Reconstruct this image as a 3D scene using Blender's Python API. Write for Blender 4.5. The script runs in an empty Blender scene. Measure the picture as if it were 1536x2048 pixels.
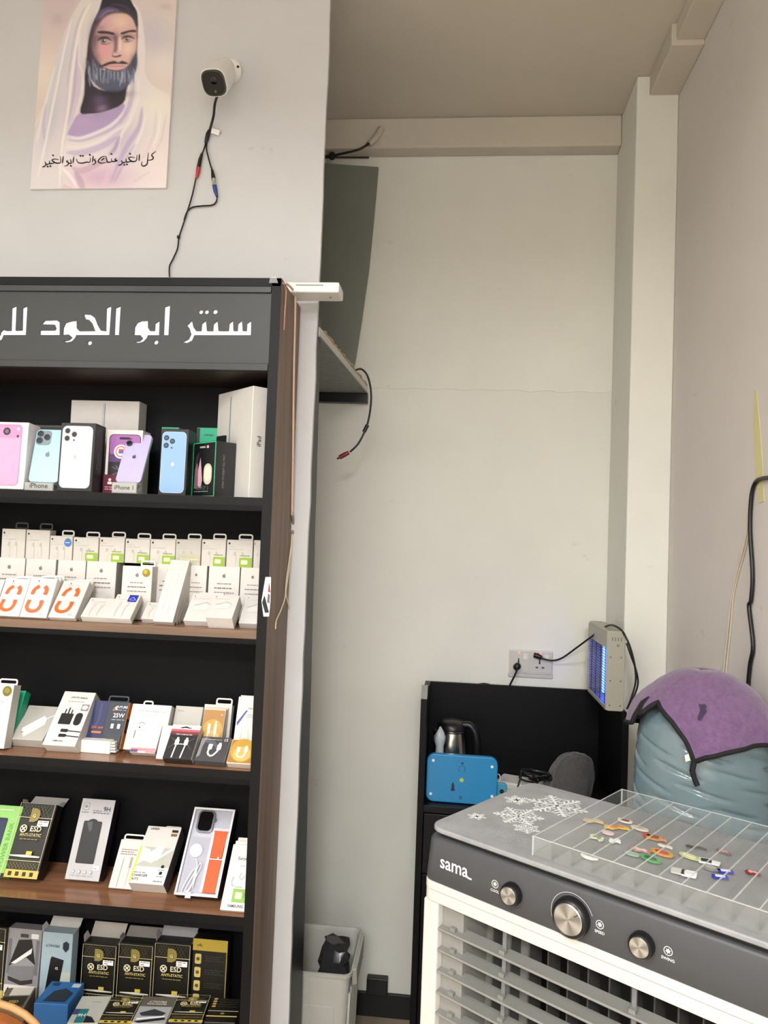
import bpy, bmesh, math, random
import numpy as np
from mathutils import Vector, Matrix
sc = bpy.context.scene
random.seed(7)
# ---------------------------------------------------------------- camera
FPX, CAM_H = 1500.0, 1.6
YAW, PIT, ROL = math.radians(5.3), math.radians(2.31), math.radians(2.15)
_f = Vector((-math.sin(YAW)*math.cos(PIT), math.cos(YAW)*math.cos(PIT), math.sin(PIT)))
_r = Vector((math.cos(YAW), math.sin(YAW), 0)); _u = _r.cross(_f)
_r2 = math.cos(ROL)*_r + math.sin(ROL)*_u; _u2 = -math.sin(ROL)*_r + math.cos(ROL)*_u
cam_d = bpy.data.cameras.new('camera'); cam = bpy.data.objects.new('camera', cam_d)
sc.collection.objects.link(cam); sc.camera = cam
cam_d.sensor_fit = 'HORIZONTAL'; cam_d.sensor_width = 36; cam_d.lens = FPX/1536*36; cam_d.clip_start = .02
cm = Matrix((_r2, _u2, -_f)).transposed().to_4x4(); cm.translation = (0, 0, CAM_H); cam.matrix_world = cm
# ---------------------------------------------------------------- light
wd = bpy.data.worlds.new('world'); sc.world = wd; wd.use_nodes = True
wd.node_tree.nodes['Background'].inputs[0].default_value = (.8, .85, 1, 1); wd.node_tree.nodes['Background'].inputs[1].default_value = .25
def area(loc, sx, sy, power, col, rot=(0, 0, 0)):
    l = bpy.data.lights.new('ceiling_panel_light', 'AREA'); l.shape = 'RECTANGLE'; l.size = sx; l.size_y = sy; l.energy = power; l.color = col
    o = bpy.data.objects.new('ceiling_panel_light', l); sc.collection.objects.link(o); o.location = loc; o.rotation_euler = rot; return o
LIGHTS = [(-.6, .0, 2.74, 18), (.05, -1.75, 2.66, 84), (-1.9, -.5, 2.74, 20)]
for x, y, z, p in LIGHTS: area((x, y, z-.035), .58, .58, p, (1, .99, .975))
vs = sc.view_settings; vs.view_transform = 'Standard'; vs.look = 'None'; vs.gamma = 1; vs.exposure = .6; vs.use_curve_mapping = False
# ---------------------------------------------------------------- helpers
C = sc.collection
def ray(x, y): return _r2*((x-768)/FPX) - _u2*((y-1024)/FPX) + _f
O0 = Vector((0, 0, CAM_H))
def UY(x, y, Y): d = ray(x, y); return O0 + d*(Y/d.y)
def UZ(x, y, Z): d = ray(x, y); return O0 + d*((Z-CAM_H)/d.z)
def UX(x, y, X): d = ray(x, y); return O0 + d*(X/d.x)
def UP(x, y, P, n): d = ray(x, y); return O0 + d*((P-O0).dot(n)/d.dot(n))
def lin(h):
    h = h.lstrip('#'); v = [int(h[i:i+2], 16)/255 for i in (0, 2, 4)]
    return tuple(c/12.92 if c <= .04045 else ((c+.055)/1.055)**2.4 for c in v)
_mc = {}
def M(h, rough=.5, metal=0., kind='', spec=.5, **k):
    key = (h, rough, metal, kind, spec, tuple(sorted(k.items())))
    if key in _mc: return _mc[key]
    m = bpy.data.materials.new('mat_%s_%s' % (kind or 'plain', h.strip('#'))); m.use_nodes = True; nt = m.node_tree; N = nt.nodes; L = nt.links
    b = N['Principled BSDF']; c = lin(h); b.inputs['Base Color'].default_value = (*c, 1); b.inputs['Roughness'].default_value = rough
    b.inputs['Metallic'].default_value = metal; b.inputs['Specular IOR Level'].default_value = spec
    def nd(t, **kw):
        n = N.new(t)
        for a, v in kw.items():
            if hasattr(n, a): setattr(n, a, v)
            else: n.inputs[a.replace('_', ' ')].default_value = v
        return n
    def ramp(fac, stops):
        r = N.new('ShaderNodeValToRGB'); e = r.color_ramp.elements
        while len(e) < len(stops): e.new(.5)
        for q, (p, cc) in zip(e, stops): q.position = p; q.color = (*cc, 1)
        L.new(fac, r.inputs[0]); L.new(r.outputs[0], b.inputs['Base Color']); return r
    tc = N.new('ShaderNodeTexCoord')
    def coords(sx=1, sy=1, sz=1, out='Object'):
        mp = N.new('ShaderNodeMapping'); mp.inputs['Scale'].default_value = (sx, sy, sz); L.new(tc.outputs[out], mp.inputs[0]); return mp.outputs[0]
    def noise(v, scale, detail=4, rgh=.55):
        n = N.new('ShaderNodeTexNoise'); n.inputs['Scale'].default_value = scale; n.inputs['Detail'].default_value = detail; n.inputs['Roughness'].default_value = rgh; L.new(v, n.inputs['Vector']); return n.outputs['Fac']
    def bump(h, s, d=.002):
        bn = N.new('ShaderNodeBump'); bn.inputs['Strength'].default_value = s; bn.inputs['Distance'].default_value = d; L.new(h, bn.inputs['Height']); L.new(bn.outputs[0], b.inputs['Normal'])
    def sh(f): return tuple(min(1, x*f) for x in c)
    if kind == 'plaster':
        f = noise(coords(), 2.2, 6, .6); r1 = ramp(f, [(.3, sh(.95)), (.7, sh(1.03))]); f2 = noise(coords(1, 1, 2.2), 11, 3, .6); r2 = N.new('ShaderNodeValToRGB'); r2.color_ramp.elements[0].position = .70; r2.color_ramp.elements[0].color = (1, 1, 1, 1); r2.color_ramp.elements[1].position = .78; r2.color_ramp.elements[1].color = (.8, .79, .76, 1); L.new(f2, r2.inputs[0]); mx = N.new('ShaderNodeMix'); mx.data_type = 'RGBA'; mx.blend_type = 'MULTIPLY'; mx.inputs[0].default_value = .6; L.new(r1.outputs[0], mx.inputs[6]); L.new(r2.outputs[0], mx.inputs[7]); L.new(mx.outputs[2], b.inputs['Base Color']); bump(noise(coords(), 60, 5), .25)
    elif kind == 'wood':
        a = k.get('axis', 0); s = [14, 14, 14]; s[a] = .8
        v = coords(*s); f = noise(v, 2.4, 6, .65); ramp(f, [(.25, sh(.55)), (.5, sh(1)), (.75, sh(1.4))]); bump(noise(v, 8), .12, .001)
    elif kind == 'fabric':
        f = noise(coords(), 90, 4, .7); ramp(f, [(.25, sh(.72)), (.75, sh(1.25))]); bump(noise(coords(), 260, 3), .6, .003); b.inputs['Sheen Weight'].default_value = .3
    elif kind == 'speck':
        f = noise(coords(), k.get('scale', 40), 5, .6); ramp(f, [(.3, sh(.82)), (.7, sh(1.15))])
    elif kind == 'brushed':
        g = N.new('ShaderNodeTexGradient'); g.gradient_type = 'RADIAL'; mp = N.new('ShaderNodeMapping'); L.new(tc.outputs['Object'], mp.inputs[0]); mp.inputs['Rotation'].default_value = (math.pi/2, 0, 0); L.new(mp.outputs[0], g.inputs[0])
        w = N.new('ShaderNodeMath'); w.operation = 'MULTIPLY'; w.inputs[1].default_value = 8*math.pi; L.new(g.outputs['Fac'], w.inputs[0])
        s_ = N.new('ShaderNodeMath'); s_.operation = 'SINE'; L.new(w.outputs[0], s_.inputs[0]); a_ = N.new('ShaderNodeMath'); a_.operation = 'MULTIPLY_ADD'; a_.inputs[1].default_value = .5; a_.inputs[2].default_value = .5; L.new(s_.outputs[0], a_.inputs[0])
        ramp(a_.outputs[0], [(0, sh(.55)), (1, sh(1.15))])  # radial sheen of spun metal painted into the base colour
    elif kind == 'emit':
        b.inputs['Emission Color'].default_value = (*c, 1); b.inputs['Emission Strength'].default_value = k.get('e', 5)
    elif kind == 'clear':
        b.inputs['Alpha'].default_value = k.get('a', .2)
    elif kind == 'glassy':
        lw = N.new('ShaderNodeLayerWeight'); lw.inputs[0].default_value = k.get('bl', .35)
        mr = N.new('ShaderNodeMapRange'); mr.inputs[3].default_value = k.get('a', .5); mr.inputs[4].default_value = 1; L.new(lw.outputs['Facing'], mr.inputs[0]); L.new(mr.outputs[0], b.inputs['Alpha'])
    elif kind == 'vcol':
        at = N.new('ShaderNodeVertexColor'); at.layer_name = 'Col'; L.new(at.outputs[0], b.inputs['Base Color'])
    elif kind == 'grad':   # printed gradient along object z
        sp = N.new('ShaderNodeSeparateXYZ'); L.new(tc.outputs['Generated'], sp.inputs[0]); ramp(sp.outputs[2], [(0, c), (1, lin(k['to']))])
    else:
        f = noise(coords(), 35, 3); ramp(f, [(.3, sh(.97)), (.7, sh(1.02))])
    _mc[key] = m; return m
def R_(o): return o['_m'] if 0 else _roots.get(o.name, Matrix())
_roots = {}
def tag(o, label=None, cat=None, group=None, kind=None):
    if label: o['label'] = label
    if cat: o['category'] = cat
    if group: o['group'] = group
    if kind: o['kind'] = kind
    return o
def thing(name, label, cat, loc, rot=(0, 0, 0), group=None):
    o = bpy.data.objects.new(name, None); C.objects.link(o); o.location = loc; o.rotation_euler = rot; o.empty_display_size = .05
    m = Matrix.Translation(Vector(loc)) @ (Matrix.Rotation(rot[2], 4, 'Z') @ Matrix.Rotation(rot[1], 4, 'Y') @ Matrix.Rotation(rot[0], 4, 'X'))
    _roots[o.name] = m; return tag(o, label, cat, group)
_tx = {}
def textmesh(s):
    if s in _tx: return _tx[s]
    cu = bpy.data.curves.new('tmp', 'FONT'); cu.body = s; cu.size = 1; cu.resolution_u = 2; cu.align_x = 'CENTER'; cu.offset = .012
    ob = bpy.data.objects.new('tmp', cu); C.objects.link(ob); bpy.context.view_layer.update()
    me = bpy.data.meshes.new_from_object(ob.evaluated_get(bpy.context.evaluated_depsgraph_get()))
    vs_ = [(v.co.x, v.co.y) for v in me.vertices]; fs = [tuple(p.vertices) for p in me.polygons]
    bpy.data.objects.remove(ob); bpy.data.curves.remove(cu); bpy.data.meshes.remove(me)
    _tx[s] = (vs_, fs); return _tx[s]
class MB:
    def __init__(s): s.v = []; s.f = []; s.mi = []; s.mats = []; s.cur = 0
    def m(s, mat):
        if isinstance(mat, str): mat = M(mat, .45)
        if mat not in s.mats: s.mats.append(mat)
        s.cur = s.mats.index(mat); return s
    def add(s, vs_, fs):
        b = len(s.v); s.v += [Vector(p) for p in vs_]
        for f in fs: s.f.append([b+i for i in f]); s.mi.append(s.cur)
        return s
    def box(s, a, b, top=None):
        (x0, y0, z0), (x1, y1, z1) = a, b
        return s.add([(x0, y0, z0), (x1, y0, z0), (x1, y1, z0), (x0, y1, z0), (x0, y0, z1), (x1, y0, z1), (x1, y1, z1), (x0, y1, z1)],
                     [(3, 2, 1, 0), (4, 5, 6, 7), (0, 1, 5, 4), (1, 2, 6, 5), (2, 3, 7, 6), (3, 0, 4, 7)])
    def prism(s, poly, O, U, V, N, t):      # polygon (u,v) at O, extruded by t along N
        n = len(poly); a = [O+U*p[0]+V*p[1] for p in poly]; b = [p+N*t for p in a]
        s.add(a+b, [tuple(range(n))[::-1], tuple(range(n, 2*n))] + [(i, (i+1) % n, n+(i+1) % n, n+i) for i in range(n)]); return s
    def flat(s, poly, O, U, V): return s.add([O+U*p[0]+V*p[1] for p in poly], [tuple(range(len(poly)))])
    def tube(s, pts, r, seg=8, caps=True, flat=None):
        pts = [Vector(p) for p in pts]; n = len(pts); rr = r if isinstance(r, (list, tuple)) else [r]*n
        b = len(s.v); up = None
        for i, p in enumerate(pts):
            t = (pts[min(i+1, n-1)]-pts[max(i-1, 0)]).normalized()
            if up is None: up = t.orthogonal().normalized()
            up = (up - t*up.dot(t)); up = up.normalized() if up.length > 1e-6 else t.orthogonal().normalized(); w = t.cross(up)
            for j in range(seg):
                a = 2*math.pi*j/seg; s.v.append(p+(up*math.cos(a)+w*math.sin(a))*rr[i])
        for i in range(n-1):
            for j in range(seg):
                k = (j+1) % seg; s.f.append([b+i*seg+j, b+i*seg+k, b+(i+1)*seg+k, b+(i+1)*seg+j]); s.mi.append(s.cur)
        if caps:
            s.f.append([b+j for j in range(seg)][::-1]); s.mi.append(s.cur); s.f.append([b+(n-1)*seg+j for j in range(seg)]); s.mi.append(s.cur)
        return s
    def rings(s, rings, close=True, caps=True):   # list of equal length rings of points
        b = len(s.v); k = len(rings[0])
        for r in rings: s.v += [Vector(p) for p in r]
        for i in range(len(rings)-1):
            for j in range(k if close else k-1):
                q = (j+1) % k; s.f.append([b+i*k+j, b+i*k+q, b+(i+1)*k+q, b+(i+1)*k+j]); s.mi.append(s.cur)
        if caps and close:
            s.f.append([b+j for j in range(k)][::-1]); s.mi.append(s.cur); e = b+(len(rings)-1)*k; s.f.append([e+j for j in range(k)]); s.mi.append(s.cur)
        return s
    def lathe(s, prof, O=Vector((0, 0, 0)), A=Vector((0, 0, 1)), seg=32, fn=None, caps=True, start=None):
        A = A.normalized(); X = (start or A.orthogonal()).normalized(); Y = A.cross(X)
        rs = []
        for r, h in prof:
            ring = []
            for j in range(seg):
                t = 2*math.pi*j/seg; q = r*(fn(t) if fn else 1); ring.append(O+A*h+(X*math.cos(t)+Y*math.sin(t))*q)
            rs.append(ring)
        return s.rings(rs, caps=caps)
    def text(s, st, O, U, V, size, sx=1.):
        v, f = textmesh(st); return s.add([O+U*(p[0]*size*sx)+V*(p[1]*size) for p in v], f)
    def build(s, name, parent=None, world=True, smooth=None, bevel=0, label=None, cat=None, group=None, kind=None, seg=2):
        me = bpy.data.meshes.new(name); o = bpy.data.objects.new(name, me); C.objects.link(o)
        if parent is not None:
            o.parent = parent; inv = _roots[parent.name].inverted() if world else Matrix()
            V = [inv @ p for p in s.v]
            _roots[o.name] = _roots[parent.name]
        else:
            xs = [p.x for p in s.v]; ys = [p.y for p in s.v]; zs = [p.z for p in s.v]
            b = Vector(((min(xs)+max(xs))/2, (min(ys)+max(ys))/2, min(zs))); o.location = b; V = [p-b for p in s.v]; _roots[o.name] = Matrix.Translation(b)
        me.from_pydata([tuple(p) for p in V], [], s.f)
        for m in s.mats: me.materials.append(m)
        me.polygons.foreach_set('material_index', s.mi)
        if smooth is not None:
            me.polygons.foreach_set('use_smooth', [True]*len(s.f))
            if smooth < 180: me.set_sharp_from_angle(angle=math.radians(smooth))
        me.update()
        if bevel:
            md = o.modifiers.new('bevel', 'BEVEL'); md.width = bevel; md.segments = seg; md.limit_method = 'ANGLE'; md.angle_limit = math.radians(40)
        return tag(o, label, cat, group, kind)
def box(name, a, b, mat, parent=None, **k): return MB().m(mat).box(a, b).build(name, parent, **k)
def copy_tree(o, parent=None):
    c = o.copy(); C.objects.link(c); c.parent = parent
    for ch in list(o.children): copy_tree(ch, c)
    return c
def rrect(u0, v0, u1, v1, r, n=5):
    r = min(r, (u1-u0)/2, (v1-v0)/2); out = []
    for cx, cy, a0 in ((u1-r, v0+r, -90), (u1-r, v1-r, 0), (u0+r, v1-r, 90), (u0+r, v0+r, 180)):
        for i in range(n+1): a = math.radians(a0+90*i/n); out.append((cx+r*math.cos(a), cy+r*math.sin(a)))
    return out
def smooth_path(pts, n=6):
    P = [Vector(p) for p in pts]; out = []
    for i in range(len(P)-1):
        p0, p1, p2, p3 = P[max(i-1, 0)], P[i], P[i+1], P[min(i+2, len(P)-1)]
        for k in range(n):
            t = k/n; out.append(.5*((2*p1)+(p2-p0)*t+(2*p0-5*p1+4*p2-p3)*t*t+(3*p1-p0-3*p2+p3)*t**3))
    out.append(P[-1]); return out
def ribbon(mb, pts, w, O, U, V, N=None, taper=False):
    P = [Vector((p[0], p[1])) for p in pts]; n = len(P); L_, R2 = [], []
    for i in range(n):
        t = (P[min(i+1, n-1)]-P[max(i-1, 0)]); t = t.normalized() if t.length > 1e-9 else Vector((1, 0)); q = Vector((-t.y, t.x))
        ww = w*.5*((.35+.65*math.sin(math.pi*(i+.3)/(n-.4))) if taper else 1); L_.append(P[i]+q*ww); R2.append(P[i]-q*ww)
    vs_ = [O+U*p.x+V*p.y for p in L_]+[O+U*p.x+V*p.y for p in R2]
    mb.add(vs_, [(i, n+i, n+i+1, i+1) for i in range(n-1)])
def deco(mb, items, O, U, V, W, H, eps=.0005):
    N = U.cross(V).normalized()
    for k, it in enumerate(items):
        t, c = it[0], it[1]; mb.m(c); o = O+N*(eps+.00012*k)
        if t == 'r': _, _, a, b, c_, d = it; mb.flat([(a*W, b*H), (c_*W, b*H), (c_*W, d*H), (a*W, d*H)], o, U, V)
        elif t == 'o': _, _, a, b, ra, rb = it; mb.flat([(a*W+ra*W*math.cos(q*math.pi/12), b*H+rb*W*math.sin(q*math.pi/12)) for q in range(24)], o, U, V)
        elif t == 'R': _, _, a, b, c_, d, r = it; mb.flat(rrect(a*W, b*H, c_*W, d*H, r*W), o, U, V)
        elif t == 'p': mb.flat([(p[0]*W, p[1]*H) for p in it[2]], o, U, V)
        elif t == 'l': ribbon(mb, [(p[0]*W, p[1]*H) for p in it[3]], it[2]*W, o, U, V)
        elif t == 's': ribbon(mb, [(p.x, p.y) for p in smooth_path([(p[0]*W, p[1]*H, 0) for p in it[3]], 5)], it[2]*W, o, U, V)
        elif t == 't':
            _, _, st, a, b, sz = it[:6]; rot = math.radians(it[6]) if len(it) > 6 else 0; sx = it[7] if len(it) > 7 else 1
            u2 = U*math.cos(rot)+V*math.sin(rot); v2 = V*math.cos(rot)-U*math.sin(rot); mb.text(st, o+U*(a*W)+V*(b*H), u2, v2, sz*W/.73, sx)
        elif t == 'T':   # rows of unreadably small print
            _, _, a, b, c_, n, step = it
            for i in range(n):
                x = a*W
                while x < (c_-.04-(i % 2)*.1)*W:
                    w = random.uniform(.05, .13)*W; mb.flat([(x, b*H-i*step*W), (min(x+w, c_*W), b*H-i*step*W), (min(x+w, c_*W), b*H-(i-.45)*step*W), (x, b*H-(i-.45)*step*W)], o, U, V); x += w+.02*W
X_, Y_, Z_ = Vector((1, 0, 0)), Vector((0, 1, 0)), Vector((0, 0, 1))
# ---------------------------------------------------------------- setting
CEIL, BACK, RIGHT = 3.075, 2.6, .65
PLA = M('#ebebe3', .8, kind='plaster'); PLB = M('#dcdad2', .8, kind='plaster'); PLW = M('#cbccce', .7, kind='plaster'); PLC = M('#d0c8bc', .85, kind='plaster')
def struct(name, mb, **k): return mb.build(name, kind='structure', **k)
struct('floor', MB().m(M('#a99a86', .35, kind='speck', scale=6)).box((-2.7, -2.7, -.1), (RIGHT+.1, BACK+.1, 0)))
struct('ceiling', MB().m(PLC).box((-2.7, -2.7, CEIL), (RIGHT+.1, BACK+.1, CEIL+.1)))
wb = MB().m(PLA).box((-2.7, BACK, 0), (RIGHT+.1, BACK+.1, CEIL)); struct('wall_back', wb)
ZC = UY(980, 779, BACK).z
# proud upper plaster coat with an uneven lower edge
n = 60; pts = []
for i in range(n+1):
    x = -1.3+(.523+1.3)*i/n; pts.append((x, ZC+.003*math.sin(i*1.7)+random.uniform(-.002, .002)-.004*(i/n)))
poly = pts+[(.523, 2.966), (-1.3, 2.966)]
struct('trim_1', MB().m(PLA).prism(poly, Vector((0, BACK, 0)), X_, Z_, -Y_, .003), label='upper plaster coat ending in a ragged horizontal seam')
struct('wall_right', MB().m(M('#dcd6d2', .7, kind='plaster')).box((RIGHT, -2.7, 0), (RIGHT+.1, BACK, CEIL)))
struct('wall_left', MB().m(PLB).box((-2.7, -2.7, 0), (-2.6, BACK, CEIL)))
struct('wall_front', MB().m(PLB).box((-2.7, -2.7, 0), (RIGHT, -2.6, CEIL)))
struct('trim_2', MB().m(PLA).box((.523, 2.33, 0), (RIGHT, BACK, CEIL)), bevel=.004, label='pale square pillar in the corner')
struct('trim_3', MB().m(PLC).box((-2.6, 2.537, 2.968), (.523, BACK, CEIL)), bevel=.006, label='plastered beam along the top of the back wall')
b1 = UZ(1335, 90, 3.012)
struct('trim_4', MB().m(PLC).box((.56, b1.y, 3.012), (RIGHT, 2.33, CEIL)), bevel=.003, label='deeper end of ceiling beam above the pillar')
struct('trim_5', MB().m(PLC).box((.572, -2.6, 3.026), (RIGHT, b1.y, CEIL)), bevel=.003, label='shallow ceiling beam along the right wall')
# partition the display unit stands against
PX = -.355
n = 40; edge = [(PX+random.uniform(-.0018, .0012), .0+CEIL*i/n) for i in range(n+1)]
struct('wall_partition', MB().m(PLW).prism([(-2.6, 0)]+edge+[(-2.6, CEIL)], Vector((0, 1.845, 0)), X_, Z_, -Y_, .015))
# black board closing the partition's end, wider towards the floor
bb = []
for i in range(31):
    z = 2.165*i/30; bb.append((1.845+.2-.15*(i/30)+random.uniform(-.004, .004), z))
struct('trim_6', MB().m(M('#17191b', .45)).prism([(1.845, 0)]+bb+[(1.845, 2.165)], Vector((PX-.03, 0, 0)), Y_, Z_, X_, .028), label='black end board behind the partition edge')
struct('baseboard_back', MB().m(M('#0d0d0f', .4)).box((-2.6, 2.588, 0), (-.02, BACK, .078)), bevel=.002)
# lamps of the shop ceiling
for i, (x, y, z, p) in enumerate(LIGHTS):
    t = thing('ceiling_light', 'square white ceiling panel light hanging %s' % ['above the display unit', 'near the shop front', 'in the left part of the shop'][i], 'light', (x, y, z-.03), group='ceiling panel lights')
    mb = MB().m(M('#f0f0f0', .4))
    for a, b in (((-.31, -.31), (.31, -.295)), ((-.31, .295), (.31, .31)), ((-.31, -.295), (-.295, .295)), ((.295, -.295), (.31, .295))): mb.box((a[0], a[1], -.004), (b[0], b[1], .03))
    mb.build('frame', t, world=False)
    MB().m(M('#ffffff', .5, kind='emit', e=2)).box((-.295, -.295, .006), (.295, .295, .03)).build('diffuser', t, world=False)
    MB().m(M('#bbbbbb', .4)).tube([(0, 0, .03), (0, 0, CEIL-z+.03)], .008).build('rod', t, world=False)

# loft board behind the partition, its ledger and the grey board on it
e = UY(735, 786, 2.56); LZ = e.z
LX = -.352
def lofty(t): return LX+(e.x-LX)*t
struct('trim_7', MB().m(M('#8c8f88', .6, kind='speck')).prism([(-1.3, 1.86), (LX, 1.86), (e.x, 2.59), (-1.3, 2.59)], Vector((0, 0, LZ)), X_, Y_, Z_, .004).m(M('#c9c9c2', .6)).prism([(-1.3, 1.862), (LX-.002, 1.862), (e.x-.002, 2.59), (-1.3, 2.59)], Vector((0, 0, LZ+.004)), X_, Y_, Z_, .022), label='loft board behind the partition seen from below')
struct('trim_8', MB().m(M('#0b0c14', .4)).box((-1.3, 2.56, UY(690, 804, 2.56).z), (e.x, 2.594, LZ)), bevel=.002, label='black ledger under the loft board')
sp_ = []
for i in range(34):
    t = i/33; sp_.append((lofty((.04+.66*t)/.73)-.003+random.uniform(-.002, .003), 1.9+.66*t, LZ+.026+random.uniform(0, .006)))
MB().m(M('#b99c80', .7)).tube(sp_, .0035, 6).build('frayed_wire', label='thin frayed brown wire lying along the loft board edge', cat='wire', smooth=40)
gp = [UY(x, y, 2.575) for x, y in ((560, 322), (757, 336), (748, 440), (738, 540), (724, 640), (712, 716), (700, 765), (560, 765))]
zmin = LZ+.027; gp = [(p.x, max(p.z, zmin)) for p in gp]
MB().m(M('#7d8078', .55)).prism(gp, Vector((0, 2.58, 0)), X_, Z_, -Y_, .012).build('grey_board', label='tall grey board standing askew on the loft behind the partition', cat='board')
# wires and stub of conduit at the beam
t = thing('beam_cable', 'black cable leaving a plastered conduit stub at the beam', 'cable', UY(760, 262, 2.53))
MB().m(M('#c6c0b4', .8)).tube([UY(762, 258, 2.535), UY(752, 275, 2.522), UY(738, 288, 2.515)], [.012, .0105, .009], 10).build('conduit_stub', t, smooth=40)
MB().m(M('#14100f', .5)).tube(smooth_path([UY(742, 284, 2.515), UY(720, 298, 2.51), UY(690, 306, 2.515), UY(660, 312, 2.53), UY(625, 314, 2.53)]), .0042, 8).build('cable', t, smooth=60)
MB().m(M('#3a2220', .6)).tube(smooth_path([UY(738, 315, 2.585), UY(690, 315, 2.585), UY(665, 315, 2.58), UY(630, 316, 2.575)]), .003, 6).build('wire', t, smooth=60)
MB().m(M('#241a1c', .6)).lathe([(.001, -.012), (.011, -.008), (.014, 0), (.011, .008), (.001, .012)], UY(664, 312, 2.54), X_, 10).build('tape_knot', t, smooth=60)
# hanging lead with red plug
t = thing('hanging_lead', 'black lead with a red plug dangling from the loft board edge', 'cable', UY(716, 738, 2.35))
Yh = 2.35
MB().m(M('#0e0e10', .4)).tube(smooth_path([UY(x, y, Yh) for x, y in ((708, 742), (722, 738), (734, 750), (741, 775), (742, 805), (737, 840), (729, 864), (716, 888), (700, 904))]), .0032, 8).build('lead', t, smooth=60)
MB().m(M('#0e0e10', .4)).tube([UY(735, 850, Yh), UY(728, 864, Yh)], .0062, 10).build('ferrite_bead', t, smooth=40)
MB().m(M('#7c1f28', .4)).tube([UY(698, 905, Yh), UY(690, 909, Yh), UY(679, 915, Yh)], [.006, .0078, .0075], 10).build('red_plug', t, smooth=40, label='dark red plug')
MB().m(M('#55504c', .3, .8)).tube([UY(679, 915, Yh), UY(674, 918, Yh)], .003, 8).build('plug_tip', t, smooth=40)
# right wall: tape, cables
def on_right(pts, off): return [UX(x, y, RIGHT-off) for x, y in pts]
tp = on_right(((1508, 780), (1513, 780), (1521, 870), (1526, 950), (1528, 1003), (1517, 1006), (1511, 950), (1506, 860)), .0015)
mb = MB().m(M('#d8d29c', .6)); k = len(tp); mb.add(tp+[p+Vector((.001, 0, 0)) for p in tp], [tuple(range(k)), tuple(range(k, 2*k))[::-1]]+[(i, (i+1) % k, k+(i+1) % k, k+i) for i in range(k)])
mb.build('masking_tape', label='strip of pale yellow masking tape on the right wall', cat='tape')
MB().m(M('#111114', .4)).tube(smooth_path(on_right(((1560, 955), (1524, 957), (1509, 968), (1502, 1000), (1500, 1060), (1505, 1150), (1502, 1200), (1498, 1215), (1506, 1290), (1500, 1330), (1496, 1380), (1496, 1450), (1500, 1560)), .006)), .0045, 8).build('wall_cable', label='thick black cable running down the right wall', cat='cable', smooth=60)
for dx, sn in ((0, 'outer'), (5, 'inner')):
    MB().m(M('#cfc4b0', .5)).tube(smooth_path(on_right(((1502+dx*.3, 985), (1494+dx*.6, 1050), (1490+dx, 1080), (1466+dx*.6, 1180), (1456+dx, 1260), (1447+dx, 1350), (1440+dx, 1450), (1436+dx, 1560)), .003)), .0017, 6).build('thin_wire', label='thin cream wire down the right wall, %s of the two' % sn, cat='wire', group='cream wires on the right wall', smooth=60)
# black block painting the shade of a slot by the floor
a = UY(733, 1977, 2.58); b = UY(776, 1957, 2.58)
box('wall_box', (a.x, 2.572, .079), (b.x, 2.6, b.z), M('#101014', .3), bevel=.003, label='low black box on the wall just above the skirting', cat='box')
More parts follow.
